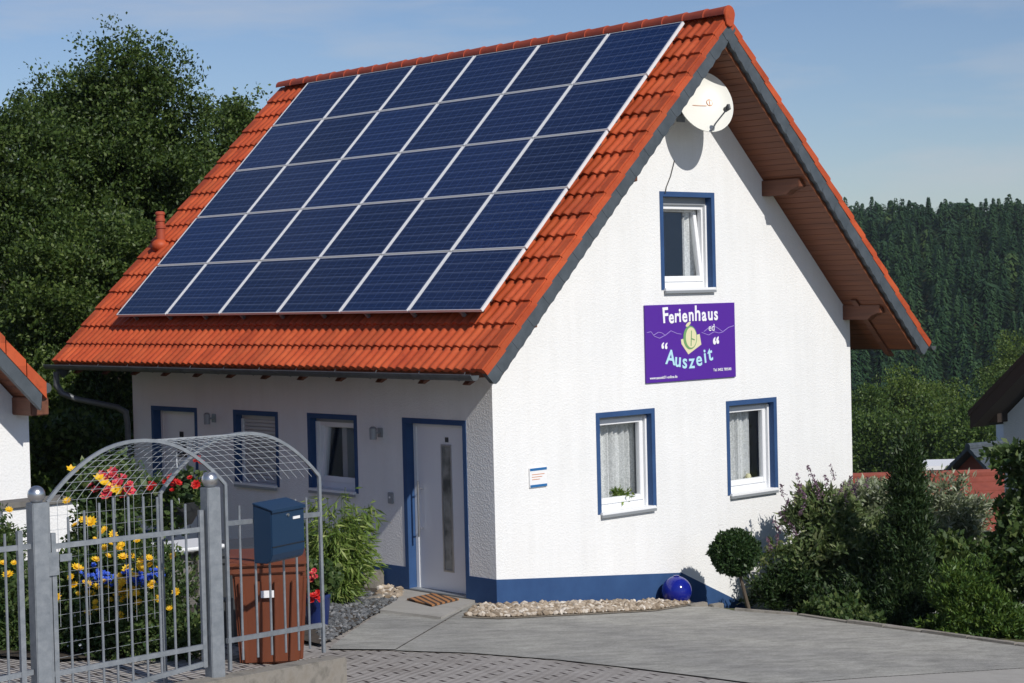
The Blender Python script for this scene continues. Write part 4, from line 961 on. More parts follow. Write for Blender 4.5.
wheelie(232,641,-.3,M['darkgrey'],'dark grey wheelie bin half hidden behind the right gate post',hgt=.9)
# ================================================================== TERRACE FURNITURE
def gz(p): return -.11*p[0]
q=at(171,600,17.0);q[2]=gz(q)
tb=empty('garden_table','white garden table seen through the gate bars','table',loc=tuple(q),rz=-.15)
zt_=at(171,545,17.0)[2]-q[2]
MB().box(-.42,.42,-.30,.30,zt_-.035,zt_).build('table_top',M['table_white'],tb,bevel=.01)
for sx in(-1,1):
    for sy in(-1,1): MB().bar((sx*.36,sy*.24,0),(sx*.34,sy*.22,zt_-.035),.016,8).build('leg',M['galv'],tb)
q=at(187,600,16.6);q[2]=gz(q)
bn=empty('garden_bench','grey weathered slatted garden bench beside the flower bed','bench',loc=tuple(q),rz=.1)
mb=MB()
for i in range(4): mb.box(-.35,.35,-.22+i*.12,-.13+i*.12,.40,.425)
mb.build('seat',M['timber'],bn,bevel=.004)
mb=MB()
for i in range(3): mb.box(-.35,.35,.25,.27,.5+i*.11,.58+i*.11)
mb.build('backrest',M['timber'],bn,bevel=.004)
for sx in(-1,1):
    MB().box(sx*.32-.025,sx*.32+.025,-.22,-.17,0,.4).build('leg',M['timber'],bn);MB().box(sx*.32-.025,sx*.32+.025,.20,.25,0,.84).build('leg',M['timber'],bn)
# ================================================================== PLANTS
def plant(name,lab,cat,base,blobs,ncl,per,size,mat,stemtips=None,r0=.02,group=None,crn='foliage',smat=None,**k):
    base=np.array(base,float);r=empty(name,lab,cat,group,loc=tuple(base))
    B=[(np.array(b[0])-base,b[1],b[2] if len(b)>2 else 1) for b in blobs]
    crown(crn,B,ncl,per,size,mat,r,**k)
    tips=stemtips if stemtips is not None else [B[i][0] for i in range(len(B))]
    if group=='tall trees behind the house': _c=np.mean(tips,0);tips=[_c+(np.array(t)-_c)*.6-np.array([0,0,.7]) for t in tips if t[2]<_c[2]+2.2][:7]
    tips=[np.array(t)+RNG.normal(size=3)*.02 for t in tips]
    if len(tips)<3: tips=tips+[tips[0]+np.array([.3*B[0][1][0],0,.1]),tips[0]+np.array([0,-.3*B[0][1][1],.15])]
    trunk('trunk' if name.endswith('tree') else 'stems',(0,0,-.05),tips,r0,smat or M['bark'],r)
    return r
def gbase(px,py,d):
    p=at(px,py,d);p[2]=ground(p[0],p[1]);return p
# large trees behind, left
def bigtree(lab,blobs,base,ncl,per,size,mat,r0,sigma=.22,**k):
    return plant('broadleaf_tree',lab,'tree',base,blobs,ncl,per,size,mat,r0=r0,group='tall trees behind the house',crn='crown',sigma=sigma,g=20,spread=2.4,**k)
D=36
b=[PB(125,110,D,34,46),PB(95,132,D,44,50),PB(160,140,D,42,60),PB(55,160,D+1,52,62),PB(110,190,D,70,70),PB(150,240,D+1,60,70),PB(98,80,D,9,14,w=.8),PB(124,50,D,6,15,w=1.6),PB(141,66,D,5,13,w=1.4),PB(84,92,D,7,12,w=1.2),PB(68,108,D,8,12,w=1.2),PB(160,84,D,6,12,w=1.2),PB(110,66,D,5,12,w=1.3),PB(126,72,D,13,22,w=.8),PB(148,92,D,14,20,w=.6)]
bigtree('tallest dark broadleaf tree rising behind the left end of the roof',b,gbase(120,450,D+.5),2500,60,.08,M['oak'],.32,sigma=.155,shell=.5,noise=.16)
D=34
b=[PB(20,205,D,52,66),PB(3,155,D,34,34),PB(40,250,D,70,70),PB(-40,200,D,60,90),PB(70,300,D-1,60,60),PB(25,340,D,60,70),PB(-30,330,D,60,80),PB(15,122,D,12,14,w=.8),PB(33,108,D-1,8,12,w=1.2),PB(48,118,D,9,14,w=1)]
bigtree('broad dark tree behind the left neighbour roof, its crown reaching the picture edge',b,gbase(10,450,D),2200,60,.08,M['oak'],.28,sigma=.155,shell=.5,noise=.16)
D=40
b=[PB(226,114,D,20,22,w=.6),PB(207,140,D,34,40,w=.6),PB(236,116,D,12,16,w=.5),PB(210,94,D,6,7,w=1.2),PB(230,92,D,7,7,w=1),PB(244,104,D,6,8,w=1),PB(190,94,D,6,9,w=1),PB(195,195,D,48,60,w=.9),PB(215,95,D,16,14,w=.3),PB(235,150,D,22,30,w=.5),PB(180,260,D,55,60)]
bigtree('slimmer airy tree just left of the roof ridge with sky showing through',b,gbase(200,430,D),900,46,.08,M['oak2'],.18,sigma=.14,shell=.35)
D=32
b=[PB(60,300,D,42,52),PB(100,290,D,40,50),PB(95,380,D,55,45),PB(60,420,D,45,45),PB(115,430,D,38,40),PB(130,250,D,26,30),PB(35,380,D,30,50)]
bigtree('lower mid green tree filling the gap under the left eave',b,gbase(85,470,D),1500,60,.075,M['oak2'],.2,sigma=.13,shell=.5)
D=30
b=[PB(60,470,D,60,40),PB(110,450,D,45,40),PB(20,455,D,50,40)]
plant('bush','dark bush behind the low white wall at the back left','bush',gbase(75,500,D),b,300,40,.12,M['oak'],r0=.05,sigma=.16)
# topiary ball tree
tb_=gp(747,609.5);tb_[1]+=.0
d_=depth_of(tb_);tc_=at(735,553,d_)
r=empty('topiary_tree','small clipped ball tree on a leaning thin stem in front of the gable','tree',loc=tuple(tb_))
cc=tc_-tb_;R=21.5*d_/FPX
crown('crown',[(cc,(R,R,R*.95))],600,30,.045,M['box'],r,sigma=.022,shell=.82,noise=.035,aspect=.6,flat=True)
MB().sphere(cc,R*.6,20,12).build('inner_twigs',M['box'],r)
MB().tube([(.03,-.02,-.05),tuple(cc*.5+np.array([.01,0,0])),tuple(cc)],.022,8,[.028,.022,.018]).build('trunk',M['bark'],r,smooth=True)
# right-hand shrubs (beyond the patio edge)
def gb(px,py,d=None):
    p=gp(px,py) if d is None else at(px,py,d);p[2]=ground(p[0],p[1]);return p
def dd(px,py): return depth_of(gp(px,py))
GR='shrubs along the patio edge'
D=24.6
plant('juniper_bush','low dark spreading juniper at the left end of the shrub border','bush',gb(778,608,D),[PB(775,588,D,20,20),PB(790,582,D,22,24),PB(765,600,D,12,10)],330,34,.07,M['thuja'],group=GR,sigma=.05,shell=.5,aspect=.3,up=.6)
D=24.8
b=[PB(825,560,D,38,48),PB(846,548,D,28,46),PB(805,575,D,26,30),PB(820,520,D,26,30),PB(862,580,D,32,40),PB(790,545,D,16,22,w=.5)]
r=plant('butterfly_bush','tall butterfly bush with mauve flower plumes near the gable corner','bush',gb(830,615,D),b,700,30,.11,M['bud'],group=GR,sigma=.08,shell=.4,aspect=.32,r0=.03)
pts=[];drs=[]
for px,py in [(783,497),(792,503),(800,488),(806,499),(815,490),(822,497),(830,487),(838,495),(845,489),(853,492),(800,515),(781,532),(790,524),(776,545),(772,552),(812,478),(835,480),(858,500),(797,535),(785,510),(825,505),(866,488),(846,503)]:
    p=at(px,py,D-.15+random.uniform(-.3,.2));d=unit(np.array([random.uniform(-.5,.3),random.uniform(-.4,.3),.55]))
    for k in range(46):
        t=random.random();pts.append(p+d*.2*t+RNG.normal(size=3)*.016*(1.25-t));drs.append(RNG.normal(size=3)+d)
bb=gb(830,615,D);link('plumes',quads_mesh('plumes',leaf_verts(np.array(pts)-bb,np.array(drs),.032,.02)),M['plume'],r)
mb=MB()
for k in range(16):
    px=random.uniform(776,865);mb.bar(at(random.uniform(810,850),560,D)-bb,at(px,random.uniform(490,540),D-.1)-bb,.007,4,.003)
mb.build('twigs',M['stem'],r)
D=26
plant('olive_green_shrub','loose olive green shrub with pale seed heads beside the tall conifer','bush',gb(875,600,D),[PB(868,520,D,24,36),PB(865,495,D,20,20,w=.7),PB(885,550,D,30,50),PB(880,490,D,14,12,w=.5)],420,30,.10,M['silver'],group=GR,sigma=.08,shell=.45,aspect=.4)
D=23.6
r=plant('columnar_conifer','tall narrow dark conifer standing in the middle of the shrub border','conifer',gb(905,628,D),[PB(908,472,D,11,28),PB(907,500,D,15,42),PB(906,540,D,21,52),PB(905,585,D,25,42),PB(903,605,D,30,28),PB(912,448,D,6,14,w=.6),PB(899,462,D,6,16,w=.5)],1500,34,.07,M['thuja'],flat=True,sigma=.05,shell=.5,aspect=.28,up=1.1,r0=.05,group=None)
plant('conifer_shrub','bushy dark conifer at the foot of the tall narrow one','conifer',gb(872,620,24),[PB(868,595,24,26,32),PB(885,575,24,20,40),PB(850,600,24,20,20)],520,34,.08,M['thuja'],sigma=.06,shell=.5,aspect=.3,up=.8)
D=27
plant('silver_shrub','silvery grey willow-like shrub right of the tall conifer','bush',gb(960,600,D),[PB(950,515,D,30,30),PB(940,495,D,18,18,w=.7),PB(965,560,D,35,35),PB(940,560,D,28,40),PB(955,497,D,12,14,w=.5)],620,30,.11,M['silver'],group=GR,sigma=.09,shell=.45,aspect=.25)
plant('green_shrub','mid green leafy shrub between silvery shrub and round conifer','bush',gb(945,610,25.2),[PB(945,575,25.2,30,32),PB(985,580,25.2,32,30),PB(960,560,25.2,22,22)],420,30,.10,M['shrub'],group=GR,sigma=.08,shell=.5)
D=22.6
plant('cypress_bush','round bright green cypress bush at the right end of the patio edge','bush',gb(970,636,D),[PB(967,600,D,26,34),PB(980,612,D,26,28),PB(955,612,D,18,22),PB(995,620,D,20,18),PB(1012,626,D,18,14)],800,34,.065,M['juniper'],group=GR,sigma=.05,shell=.55,aspect=.3,up=.8)
D=25
b=[PB(1022,525,D,18,35,w=.7),PB(1035,470,D,30,40),PB(1022,575,D,26,36),PB(1045,540,D,34,60),PB(1008,550,D,14,22,w=.5),PB(1006,500,D,12,12,w=.12),PB(1000,492,D,14,6,w=.1),PB(1010,455,D,10,7,w=.12)]
plant('broadleaf_tree','young leafy tree cut by the right picture edge, branches over the neighbour wall','tree',gb(1035,625,D),b,560,32,.11,M['shrub'],sigma=.08,shell=.4,crn='crown')
plant('ground_cover','low creeping plants along the inside of the patio kerb','plants',gb(880,622,23.5),[PB(x_,y_,23.4,26,7) for x_,y_ in((830,611),(866,618),(925,628),(1000,638),(1024,640))],330,24,.07,M['shrub'],sigma=.05,shell=.3)
# bamboo
q=gp(338,606);D=depth_of(q)
bam=empty('bamboo_plant','arching light green bamboo clump left of the front door','plant',loc=tuple(q))
P=[];Dn=[];mb=MB()
for i in range(105):
    a=random.random()*6.28;l=random.uniform(.1,.50);top=np.array([math.cos(a)*l,math.sin(a)*l,random.uniform(.55,1.42)*(1-.35*l)]);b0=np.array([math.cos(a)*.08,math.sin(a)*.08,0])
    m0=b0*.5+top*.5+np.array([0,0,.18]);mb.tube([b0,m0,top],.006,5,[.007,.005,.003])
    for k in range(46):
        t=random.uniform(.15,1);p=(1-t)**2*b0+2*t*(1-t)*m0+t*t*top;P.append(p+RNG.normal(size=3)*.035);Dn.append(unit(np.array([math.cos(a)*.6+random.gauss(0,.5),math.sin(a)*.6+random.gauss(0,.5),random.uniform(-1.1,.15)])))
P=np.array(P);link('leaves',quads_mesh('leaves',leaf_verts(P,np.array(Dn),RNG.uniform(.10,.19,len(P)),.024,.12)),M['bamboo'],bam)
mb.build('canes',M['stem'],bam)
# flowers ------------------------------------------------------------
def flower_mesh(name,R,n,wid,mat,layers=1,cup=.25):
    P=[];Dd=[]
    vs=[]
    for l in range(layers):
        for i in range(n):
            t=2*math.pi*(i+.5*l)/n;d=unit(np.array([math.cos(t),math.sin(t),cup+.5*l]));s=np.array([-math.sin(t),math.cos(t),0]);rr=R*(1-.25*l)
            vs+= [d*.05*rr,d*rr*.55+s*wid*rr,d*rr,d*rr*.55-s*wid*rr]
    me=quads_mesh(name,np.array(vs));me.materials.append(mat);return me
FM=dict(y=flower_mesh('flower',.05,10,.24,M['yellowf'],2),r=flower_mesh('flower',.045,8,.42,M['redf'],3,.4),p=flower_mesh('flower',.05,8,.42,M['pinkf'],3,.4),b=flower_mesh('flower',.022,6,.45,M['bluef'],2,.3),w=flower_mesh('flower',.018,6,.4,M['whitef'],1),yp=flower_mesh('flower',.05,6,.3,M['yellowf'],1,.5))
def add_flowers(par,base,kind,lst,D,jit=.12,sc_=1.0,bunch=0):
    for px,py in lst:
        o=bpy.data.objects.new('flower',FM[kind]);COL.objects.link(o);o.parent=par
        p=at(px,py,D+random.uniform(-jit,jit))-base;o.location=p
        o.rotation_euler=(random.uniform(.35,1.1),random.uniform(-.35,.35),random.uniform(-1.2,.1));o.scale=[sc_*random.uniform(.6,1.2)]*3
D=15.9
bY=gb(95,650,D)
yb=plant('yellow_flower_plant','tall bed of yellow daisy flowers right behind the gate bars','flowers',bY,[PB(75,600,D,26,50),PB(110,610,D,36,48),PB(145,615,D,36,40),PB(168,632,D,20,26),PB(120,570,D+.3,45,30,w=.8),PB(176,612,D,12,20,w=.3),PB(60,635,D,14,24)],1500,34,.052,M['shrub'],sigma=.07,shell=.3,aspect=.42,r0=.01)
add_flowers(yb,bY,'y',[(88,585.5),(91,594),(103,590),(118,590),(122,599),(120,615),(131,590),(136,597),(152,597),(160,601),(168,608),(56,598),(75,525),(91,522),(102,532),(113,535),(108,556),(123,557),(132,556),(141,561),(150,565),(149,558),(108,585),(127,570),(122,582),(77,568),(119,577),(173,556),(176,592),(88,612),(140,568),(67,501),(135,594),(124,592),(74,585),(160,569),(138,586),(114,592),(96,560),(84,520)],D-.35,.18)
add_flowers(yb,bY,'y',[(random.gauss(122,26),random.gauss(590,13)) for _ in range(26)]+[(random.gauss(100,18),random.gauss(548,14)) for _ in range(9)],D-.42,.15,.72)
add_flowers(yb,bY,'w',[(78,611),(79,622),(76,640),(80,645),(82,648),(74,616),(68,646),(147,593)],D-.4)
bY2=gb(5,650,D)
yb2=plant('yellow_flower_plant','yellow-flowering plants behind the fence section at the left picture edge','flowers',bY2,[PB(5,610,D,28,50),PB(-20,590,D,28,60),PB(28,625,D,22,40),PB(5,540,D+1,18,30,w=.5)],800,34,.052,M['shrub'],sigma=.07,shell=.3,aspect=.42,r0=.01)
add_flowers(yb2,bY2,'y',[(8,575),(14,563),(3,563),(9,510),(-8,570),(-15,540)],D-.35,.1)
D=16.3;bR=gb(108,600,D)
rs=plant('rose_bush','rose bush with pink and yellow blooms climbing at the wire mesh','flowers',bR,[PB(110,500,D,24,26),PB(105,535,D,22,30),PB(118,480,D,18,12,w=.5),PB(122,555,D,18,24)],480,32,.055,M['shrub'],sigma=.06,shell=.3,r0=.015)
add_flowers(rs,bR,'p',[(98,482),(104,478),(112,480),(118,484),(108,490),(96,490),(122,478),(128,490),(134,493),(113,473),(91,486),(124,495),(107,496),(130,484),(102,474)],D-.3,.12,1.15)
add_flowers(rs,bR,'yp',[(104,484),(115,490),(110,487),(99,479),(120,491),(76,471),(71,470)],D-.36,.05,1.1)
D=16.2;bB=gb(118,610,D)
bp_=plant('blue_flower_plant','mass of bright blue flowers among the yellow ones behind the gate','flowers',bB,[PB(118,580,D,38,8)],200,16,.05,M['shrub'],sigma=.05,shell=.2,r0=.01)
add_flowers(bp_,bB,'b',[(random.gauss(98,8) if i%2 else random.gauss(143,9),random.gauss(577,3.6)) for i in range(96)],D-.62,.06,1.2)
# hanging basket
hp=at(178,505,14.35);hb=empty('hanging_basket','dark hanging basket of red geraniums under the trellis arch','hanging basket',loc=tuple(hp))
MB().lathe((0,0,-.06),[(0,-.1),(.1,-.09),(.16,0),(.18,.09),(.165,.09),(.0,.05)],20).build('pot',M['pot_dark'],hb,smooth=True)
crown('foliage',[(np.array([0,0,.08]),(.25,.2,.12)),(np.array([-.1,0,-.03]),(.14,.14,.12))],90,22,.055,M['shrub'],hb,sigma=.045,shell=.3,aspect=.8)
ztop=at(178,452,14.35)[2]-hp[2];mb=MB()
for a in(0,2.1,4.2): mb.bar((.17*math.cos(a),.17*math.sin(a),.03),(0,0,ztop-.05),.004,4)
mb.bar((0,0,ztop-.06),(0,0,ztop),.005,4);mb.build('hanger',M['galv'],hb)
add_flowers(hb,hp,'r',[(172,481),(169,485),(174,486),(178,483),(171,478),(165,482),(172,490),(201,463),(198,460),(152,485),(150,488),(196,485),(190,478)],14.1,.05,.85)
# red flower pot by the bin
q=gp(318,628);D=depth_of(q);q=np.array([q[0],q[1],gz(q)])
fp=empty('flower_pot','tall blue pot of red and pink flowers beside the bin','flower pot',loc=tuple(q))
MB().lathe((0,0,0),[(0,0),(.1,0),(.135,.3),(.15,.32),(.15,.35),(.13,.35),(.0,.3)],22).build('pot',M['pot_blue'],fp,smooth=True)
crown('foliage',[(np.array([0,0,.48]),(.17,.17,.16))],60,22,.06,M['shrub'],fp,sigma=.05,shell=.3,aspect=.8)
add_flowers(fp,q,'r',[(313,596),(317,598),(312,601),(318,593),(320,600),(309,598)],D-.25,.04,.9)
add_flowers(fp,q,'p',[(311,574),(315,577),(309,577),(314,571),(312,580)],D-.25,.04,.9)
# ================================================================== NEIGHBOURS
def tileplane(mb,a,b,c,d,rows,waves):
    pass
def neighbour_left():
    D=21.0;e=at(28.5,415,D)          # wall corner, top
    h=empty('neighbour_house','white neighbouring house at the left edge with orange roof verge and grey bargeboard','house',loc=(e[0],e[1],-.11*e[0]-.3))
    b=np.array([e[0],e[1],-.11*e[0]-.3]);sl=math.tan(math.radians(37))
    ov=.55
    def onp(px,py):
        D_=ray(px,py);t=((e[1]-ov)-CAM[1])/D_[1];P_=CAM+t*D_;return P_[0]-b[0],P_[2]-b[2]
    ex,ze=onp(45,380);x2,z2=onp(2,333);sl=(z2-ze)/(ex-x2);ex-=.05;ze-=.09
    H=ze+ex*sl-.36
    def rp(x,o): return (x,ze+(ex-x)*sl+o)
    MB().prism([(0,0),(0,H+.2),(-3.2,H+.2+3.2*sl),(-6.4,H+.2),(-6.4,0)],0,7,lambda u,v,hh:(u,hh,v)).build('wall',M['stucco'],h)
    rf_=MB().prism([rp(ex,0),rp(-3.2,0),rp(-3.2,-.14),rp(ex,-.14)],-ov+.05,7.4,lambda u,v,hh:(u,hh,v)).build('roof',M['soffit'],h)
    mb=MB();n=13
    for i in range(n):
        x0=ex+.05-(ex+3.25)*i/n;x1=ex+.05-(ex+3.25)*(i+1)/n+.012
        mb.prism([rp(x0,.12),rp(x1,.10),rp(x1,-.06),rp(x0,-.06)],-ov-.03,-ov+.08,lambda u,v,hh:(u,hh,v))
    mb.build('verge_tiles',M['tile'],rf_)
    mb=MB();ys=np.linspace(-ov+.08,7.4,400);vs=[];fs=[]
    for i in range(n):
        x0=ex+.05-(ex+3.25)*i/n;x1=ex+.05-(ex+3.25)*(i+1)/n-.03;b0=len(vs)
        for (x,o) in((x0,.01),(x0,.075),(x1,.05)):
            for y in ys: p=rp(x,o+.015*math.sin(y*2*math.pi/.15));vs.append((p[0],y,p[1]))
        for q_ in range(2):
            for j in range(len(ys)-1): k=b0+q_*len(ys)+j;fs.append((k,k+1,k+1+len(ys),k+len(ys)))
    mb.add(vs,fs).build('roof_tiles',M['tile'],rf_,smooth=True,fix=False)
    MB().prism([rp(ex,-.06),rp(-3.2,-.06),rp(-3.2,-.26),rp(ex-.02,-.26)],-ov-.02,-ov+.05,lambda u,v,hh:(u,hh,v)).build('bargeboard',M['slate'],rf_)
    mb=MB();mb.tube([(ex+.07,-ov,ze+.0),(ex+.07,7.4,ze+.0)],.06,10);mb.build('gutter',M['zinc'],rf_,smooth=True)
    MB().box(-.20,.02,-ov+.12,.1,H+.20,H+.40).build('purlin',M['beam'],rf_,bevel=.01)
neighbour_left()
# low garden wall behind the mesh
q=at(72,560,19);o=MB();mb=MB().box(-.75,.42,0,.22,-.9,.0);z_=at(72,502,19)[2]
gw=empty('garden_wall','low white rendered wall with grey coping behind the rose bush','wall',loc=(q[0],q[1],z_))
MB().box(-.75,.40,0,.22,-1.2,0).build('wall_body',M['stucco'],gw);MB().box(-.80,.44,-.04,.26,.0,.06).build('coping',M['timber'],gw,bevel=.006)
def neighbour_right():
    D=30.;c=at(1003,400,D);gz_=ground(c[0],c[1])-.5
    h=empty('neighbour_house','white neighbouring house in shade at the right edge with dark overhanging roof','house',loc=(c[0],c[1],gz_))
    e=at(971,416,D-.4)     # eave tip
    sl=math.tan(math.radians(38));H=c[2]-gz_
    ov=.7
    def onp(px,py):
        D_=ray(px,py);t=((c[0]-ov)-CAM[0])/D_[0];P_=CAM+t*D_;return P_[1]-c[1],P_[2]-gz_
    yE,zE=onp(971,415);y2,z2=onp(1023,361);sl=(z2-zE)/(yE-y2)
    def rp(y,o=0): return (y,zE+(yE-y)*sl+o)
    ztop=rp(0,-.22)[1]
    MB().prism([(0,0),(0,ztop),(-4,ztop+4*sl),(-8,ztop),(-8,0)],0,9,lambda u,v,hh:(hh,u,v)).build('wall',M['stucco'],h)
    ov=.7
    rf_=MB().prism([rp(yE),rp(-4),(-8-yE,zE),(-8-yE,zE-.2),rp(-4,-.2),rp(yE,-.2)],-ov,9.5,lambda u,v,hh:(hh,u,v)).build('roof',M['dark_timber'],h)
    MB().prism([rp(yE+.03,.09),rp(-4,.09),(-8-yE,zE+.09),(-8-yE,zE+.004),rp(-4,.004),rp(yE+.03,.004)],-ov-.04,9.5,lambda u,v,hh:(hh,u,v)).build('roof_tiles',M['dark_timber'],rf_)
    MB().prism([rp(yE,0),rp(-4,0),rp(-4,-.22),rp(yE,-.22)],-ov-.03,-ov-.003,lambda u,v,hh:(hh,u,v)).build('bargeboard',M['dark_timber'],rf_)
    MB().box(-ov+.4,.1,-.08,.08,ztop-.05,ztop+.12).build('purlin',M['dark_timber'],rf_)
    MB().box(-.03,.0,-3.2,-2.2,ztop-2.2,ztop-1.0).build('window',M['plastic'],h)
neighbour_right()
def far_house(lab,px,py,D,w,dp_,hw,rise,rz,rmat,wmat,chim=False,win=True):
    """ridge centre given in the image"""
    p=at(px,py,D);z0=ground(p[0],p[1])-.5;H=p[2]-z0-rise
    h=empty('house',lab,'house','houses in the valley',loc=(p[0],p[1],z0),rz=rz)
    MB().prism([(-w/2,0),(-w/2,H),(0,H+rise-.15),(w/2,H),(w/2,0)],-dp_/2,dp_/2,lambda u,v,hh:(hh,u,v)).build('wall',wmat,h)
    mb=MB();nn=12
    for sgn in(-1,1):
        for i in range(nn):
            a0=1-i/nn;a1=1-(i+1)/nn-.01
            o_=.09
            P_=[((w/2+.4)*a0*sgn,H-.15+(rise+.15)*(1-a0)+o_),((w/2+.4)*a1*sgn,H-.15+(rise+.15)*(1-a1)+.05),((w/2+.4)*a1*sgn,H-.15+(rise+.15)*(1-a1)-.08),((w/2+.4)*a0*sgn,H-.15+(rise+.15)*(1-a0)-.08)]
            mb.prism(P_,-dp_/2-.4,dp_/2+.4,lambda u,v,hh:(hh,u,v))
    rf_=mb.build('roof',rmat,h)
    MB().bar((-dp_/2-.4,0,H+rise+.05),(dp_/2+.4,0,H+rise+.05),.13,8).build('ridge_tiles',rmat,rf_)
    if chim: MB().box(-.35,.35,.3,.9,H+.4,H+rise+.7).box(-.42,.42,.24,.96,H+rise+.7,H+rise+.8).build('chimney',M['label'],rf_)
    if win:
        for i in(-1,0,1):
            f_=MB().box(i*2.2-.5,i*2.2+.5,-w/2-.04,-w/2+.01,H-1.9,H-.7).build('window',M['plastic'],h);MB().box(i*2.2-.42,i*2.2+.42,-w/2-.05,-w/2-.041,H-1.82,H-.78).build('pane',M['dark'],f_)
    return h
A=math.atan2(Rv[1],Rv[0])
far_house('house below the garden with faded red tiled roof behind the shrubs',930,477,52,7,8.2,3,2.4,A+.05,M['tile_old'],M['stucco'],chim=False)
far_house('farther house with grey slate roof and pale chimney in the valley',1022,443,68,6,5,3,2.6,A+.6,M['slate'],M['tile_old'],chim=True)
p=at(944,470,74);z0=ground(p[0],p[1])
hut=empty('flat_roofed_hut','small white flat-roofed hut glimpsed beyond the red tiled roof','hut',loc=(p[0],p[1],z0),rz=A)
zt_=at(944,463,74)[2]-z0
MB().box(-1.1,1.1,-1,1.5,0,zt_-.16).build('wall',M['plastic'],hut);MB().box(-1.25,1.25,-1.15,1.6,zt_-.15,zt_).build('roof',M['label'],hut);MB().box(-.2,.5,-1.02,-1.001,zt_-.9,zt_-.35).build('window',M['dark'],hut)
# ================================================================== VALLEY TREES + FOREST HILL
def valley_tree(lab,px,ytop,D,rpx,hm,mat,i):
    p=at(px,ytop,D);z0=ground(p[0],p[1]);ht=p[2]-z0;R=rpx*D/FPX;base=np.array([p[0],p[1],z0]);bl=[]
    for k in range(9):
        a=random.random()*6.28;f=random.random();zz=ht*(.35+.58*f);rr=R*(.72-.4*abs(f-.4));q=.5*R*(1-f)
        bl.append((base+np.array([math.cos(a)*q,math.sin(a)*q,zz]),(rr,rr,rr*.85),1))
    bl.append((base+np.array([0,0,ht*.55]),(R*.8,R*.8,ht*.33),1.4));bl.append((base+np.array([0,0,ht-.45*R]),(R*.45,R*.45,R*.45),.8))
    return plant('broadleaf_tree',lab,'tree',base,bl,620,40,.21,mat,r0=.25,group='broadleaf trees in the valley',sigma=.42,shell=.55,crn='crown')
VT=[(868,385,135,40,'left edge of the valley trees, touching the house corner'),(905,372,140,42,'under the overhanging roof corner'),(942,378,145,40,'right of the roof corner'),(980,392,138,38,'above the neighbour eave'),(1012,332,160,34,'tall pale green one right at the picture edge'),
(885,420,112,42,'in front, low beside the house wall'),(930,412,110,44,'above the white hut'),(968,410,105,38,'dark one above the grey slate roof'),(1000,372,150,34,'rounded one behind the neighbour roof peak'),(850,400,120,44,'mostly hidden by the house wall'),(1040,360,150,44,'partly outside the right picture edge'),(1075,380,135,44,'wholly beyond the right picture edge')]
for i,(px,yt,D,r_,l_) in enumerate(VT[:11]):
    valley_tree('valley broadleaf tree, '+l_,px,yt,D,r_,0,M['broad2'] if i in(2,4,1) else M['broad'],i)
def forest():
    f2=np.array([-math.sin(YAW),math.cos(YAW)]);r2=np.array([math.cos(YAW),math.sin(YAW)]);allv=[];tone=[]
    nb=400
    for u in np.arange(232,500,5.0):
        wmin=(790-512)/FPX*u-8;wmax=(1110-512)/FPX*u+10
        for w in np.arange(wmin,wmax,5.2):
            uu=u+random.uniform(-3,3);ww=w+random.uniform(-2.4,2.4);p=CAM[:2]+uu*f2+ww*r2;z=ground(p[0],p[1]);H=random.uniform(9.5,12.6)*(1.0 if random.random()<.95 else 1.1);R=random.uniform(2.5,3.5)
            dec=random.random()<(.05 if u<440 else .45)
            if dec: H*=.9;R*=1.25
            t=RNG.random(nb)**.8;hz=H*(.1+.9*t)
            t=t*.95;prof=(1-t)**.85*.92+.06 if not dec else np.sqrt(np.clip(1-(t*1.9-.9)**2,0.02,1))
            rad=R*prof*(.6+.55*RNG.random(nb))+.10;a=RNG.random(nb)*6.283
            D_=np.stack([np.cos(a),np.sin(a),np.full(nb,-.30)],1);P0=np.stack([np.cos(a)*rad*.3,np.sin(a)*rad*.3,hz],1)
            S=np.stack([-np.sin(a),np.cos(a),np.zeros(nb)],1);wd=(.16+.19*prof*RNG.random(nb))[:,None]
            A_=P0+np.array([p[0],p[1],z]);L=(rad*.75)[:,None];tip=A_+D_*L;mid=A_+D_*L*.55+np.array([0,0,.15])
            allv.append(np.stack([A_+np.array([0,0,.30]),mid+S*wd,tip,mid-S*wd],1).reshape(-1,3));tone.append(np.full(nb,random.random()*.75+(.25 if dec else 0)))
    v=np.concatenate(allv);me=quads_mesh('forest',v);at_=me.attributes.new('tone','FLOAT','FACE');at_.data.foreach_set('value',np.concatenate(tone).astype(np.float32))
    o=link('forest',me,M['fir']);tag(o,'dark spruce forest covering the hillside on the right','forest',kind='stuff')
forest()
hz=MB();q_=[];f2=np.array([-math.sin(YAW),math.cos(YAW)]);r2=np.array([math.cos(YAW),math.sin(YAW)])
for u_,w_ in((-60,-1600),(2300,-1600),(2300,1600),(-60,1600)): p_=CAM[:2]+u_*f2+w_*r2;q_.append(tuple(p_))
hz.prism(q_,-45,33,lambda u,v,h:(u,v,h));ho=hz.build('haze',None)
hm=bpy.data.materials.new('thin_air_haze');hm.use_nodes=True;hn=hm.node_tree;hn.nodes.clear();ho_=hn.nodes.new('ShaderNodeOutputMaterial')
pv=N(hn,'ShaderNodeVolumePrincipled',Density=.0001);pv.inputs['Color'].default_value=(.75,.85,1,1);hn.links.new(pv.outputs[0],ho_.inputs['Volume']);ho.data.materials.append(hm)
tag(ho,'faint blue summer haze between the house and the forest hill','haze',kind='stuff')
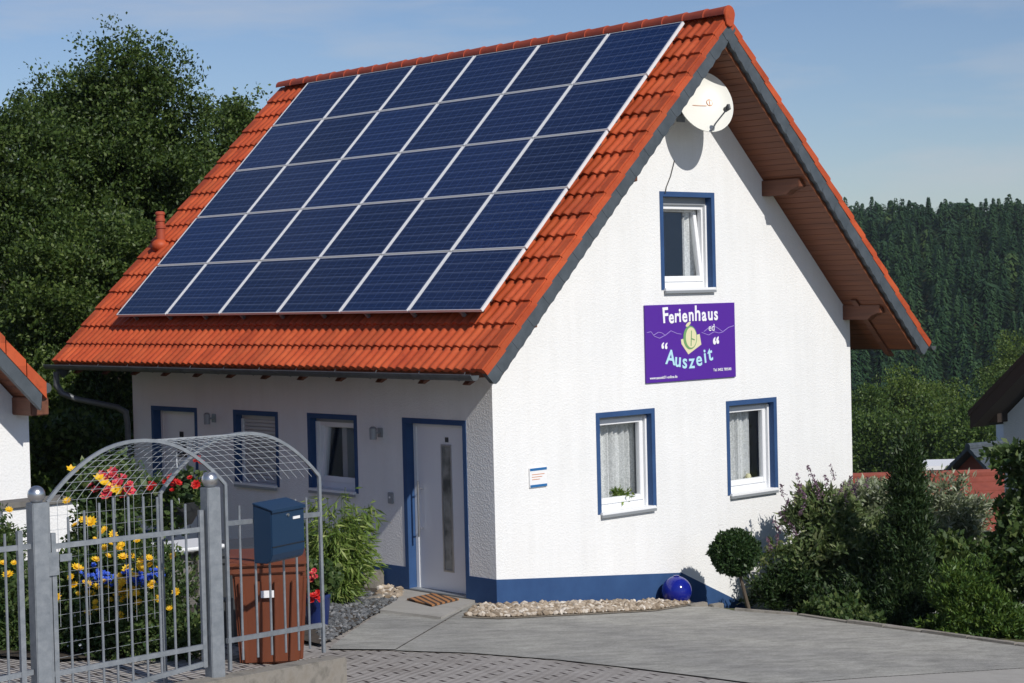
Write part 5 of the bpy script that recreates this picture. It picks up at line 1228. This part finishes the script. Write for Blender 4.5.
# ================================================================== CAMERA, SUN, SKY
cd=bpy.data.cameras.new('Camera');co=bpy.data.objects.new('Camera',cd);COL.objects.link(co);sc.camera=co
cd.sensor_width=36;cd.lens=FPX/1024*36;cd.clip_end=6000;cd.clip_start=.1
mw=Matrix(((Rv[0],Uv[0],-Fv[0],CAM[0]),(Rv[1],Uv[1],-Fv[1],CAM[1]),(Rv[2],Uv[2],-Fv[2],CAM[2]),(0,0,0,1)));co.matrix_world=mw
sd=unit(np.array([-.10,-.78,.60]))
sl_=bpy.data.lights.new('Sun','SUN');sl_.energy=3.9;sl_.angle=math.radians(.53);sl_.color=(1,.955,.89);so=bpy.data.objects.new('Sun',sl_);COL.objects.link(so)
so.rotation_euler=V(sd).to_track_quat('Z','Y').to_euler()
w=bpy.data.worlds.new('World');sc.world=w;w.use_nodes=True;nt=w.node_tree;nt.nodes.clear()
out=nt.nodes.new('ShaderNodeOutputWorld');bg=N(nt,'ShaderNodeBackground',Strength=.078)
sky=nt.nodes.new('ShaderNodeTexSky');sky.sky_type='NISHITA';sky.sun_disc=False;sky.sun_elevation=math.asin(sd[2]);sky.sun_rotation=math.atan2(sd[0],sd[1]);sky.air_density=1.0;sky.dust_density=.35;sky.ozone_density=3.0;sky.altitude=300
tc=nt.nodes.new('ShaderNodeTexCoord');mp=N(nt,'ShaderNodeMapping');mp.inputs['Scale'].default_value=(2.2,2.2,13);mp.inputs['Rotation'].default_value=(.03,.02,0);nt.links.new(tc.outputs['Generated'],mp.inputs['Vector'])
nz=N(nt,'ShaderNodeTexNoise',Scale=1.7,Detail=9,Roughness=.55);nt.links.new(mp.outputs[0],nz.inputs['Vector'])
rr=ramp(nt,nz.outputs['Fac'],[(.53,(0,0,0)),(.76,(.55,.55,.55))])
mx=N(nt,'ShaderNodeMixRGB');tn=N(nt,'ShaderNodeMixRGB',blend_type='MULTIPLY');tn.inputs['Fac'].default_value=1;tn.inputs[2].default_value=(1.0,1.01,1.13,1);nt.links.new(sky.outputs[0],tn.inputs[1]);nt.links.new(rr.outputs['Color'],mx.inputs[0]);nt.links.new(tn.outputs[0],mx.inputs[1]);mx.inputs[2].default_value=(7.2,7.3,7.7,1)
nt.links.new(mx.outputs[0],bg.inputs['Color']);nt.links.new(bg.outputs[0],out.inputs['Surface'])
sc.view_settings.view_transform='Standard';sc.view_settings.look='None';sc.view_settings.exposure=0;sc.view_settings.gamma=1
sc.render.engine='CYCLES';sc.render.resolution_x=1024;sc.render.resolution_y=683
sc.cycles.max_bounces=6;sc.cycles.transparent_max_bounces=12
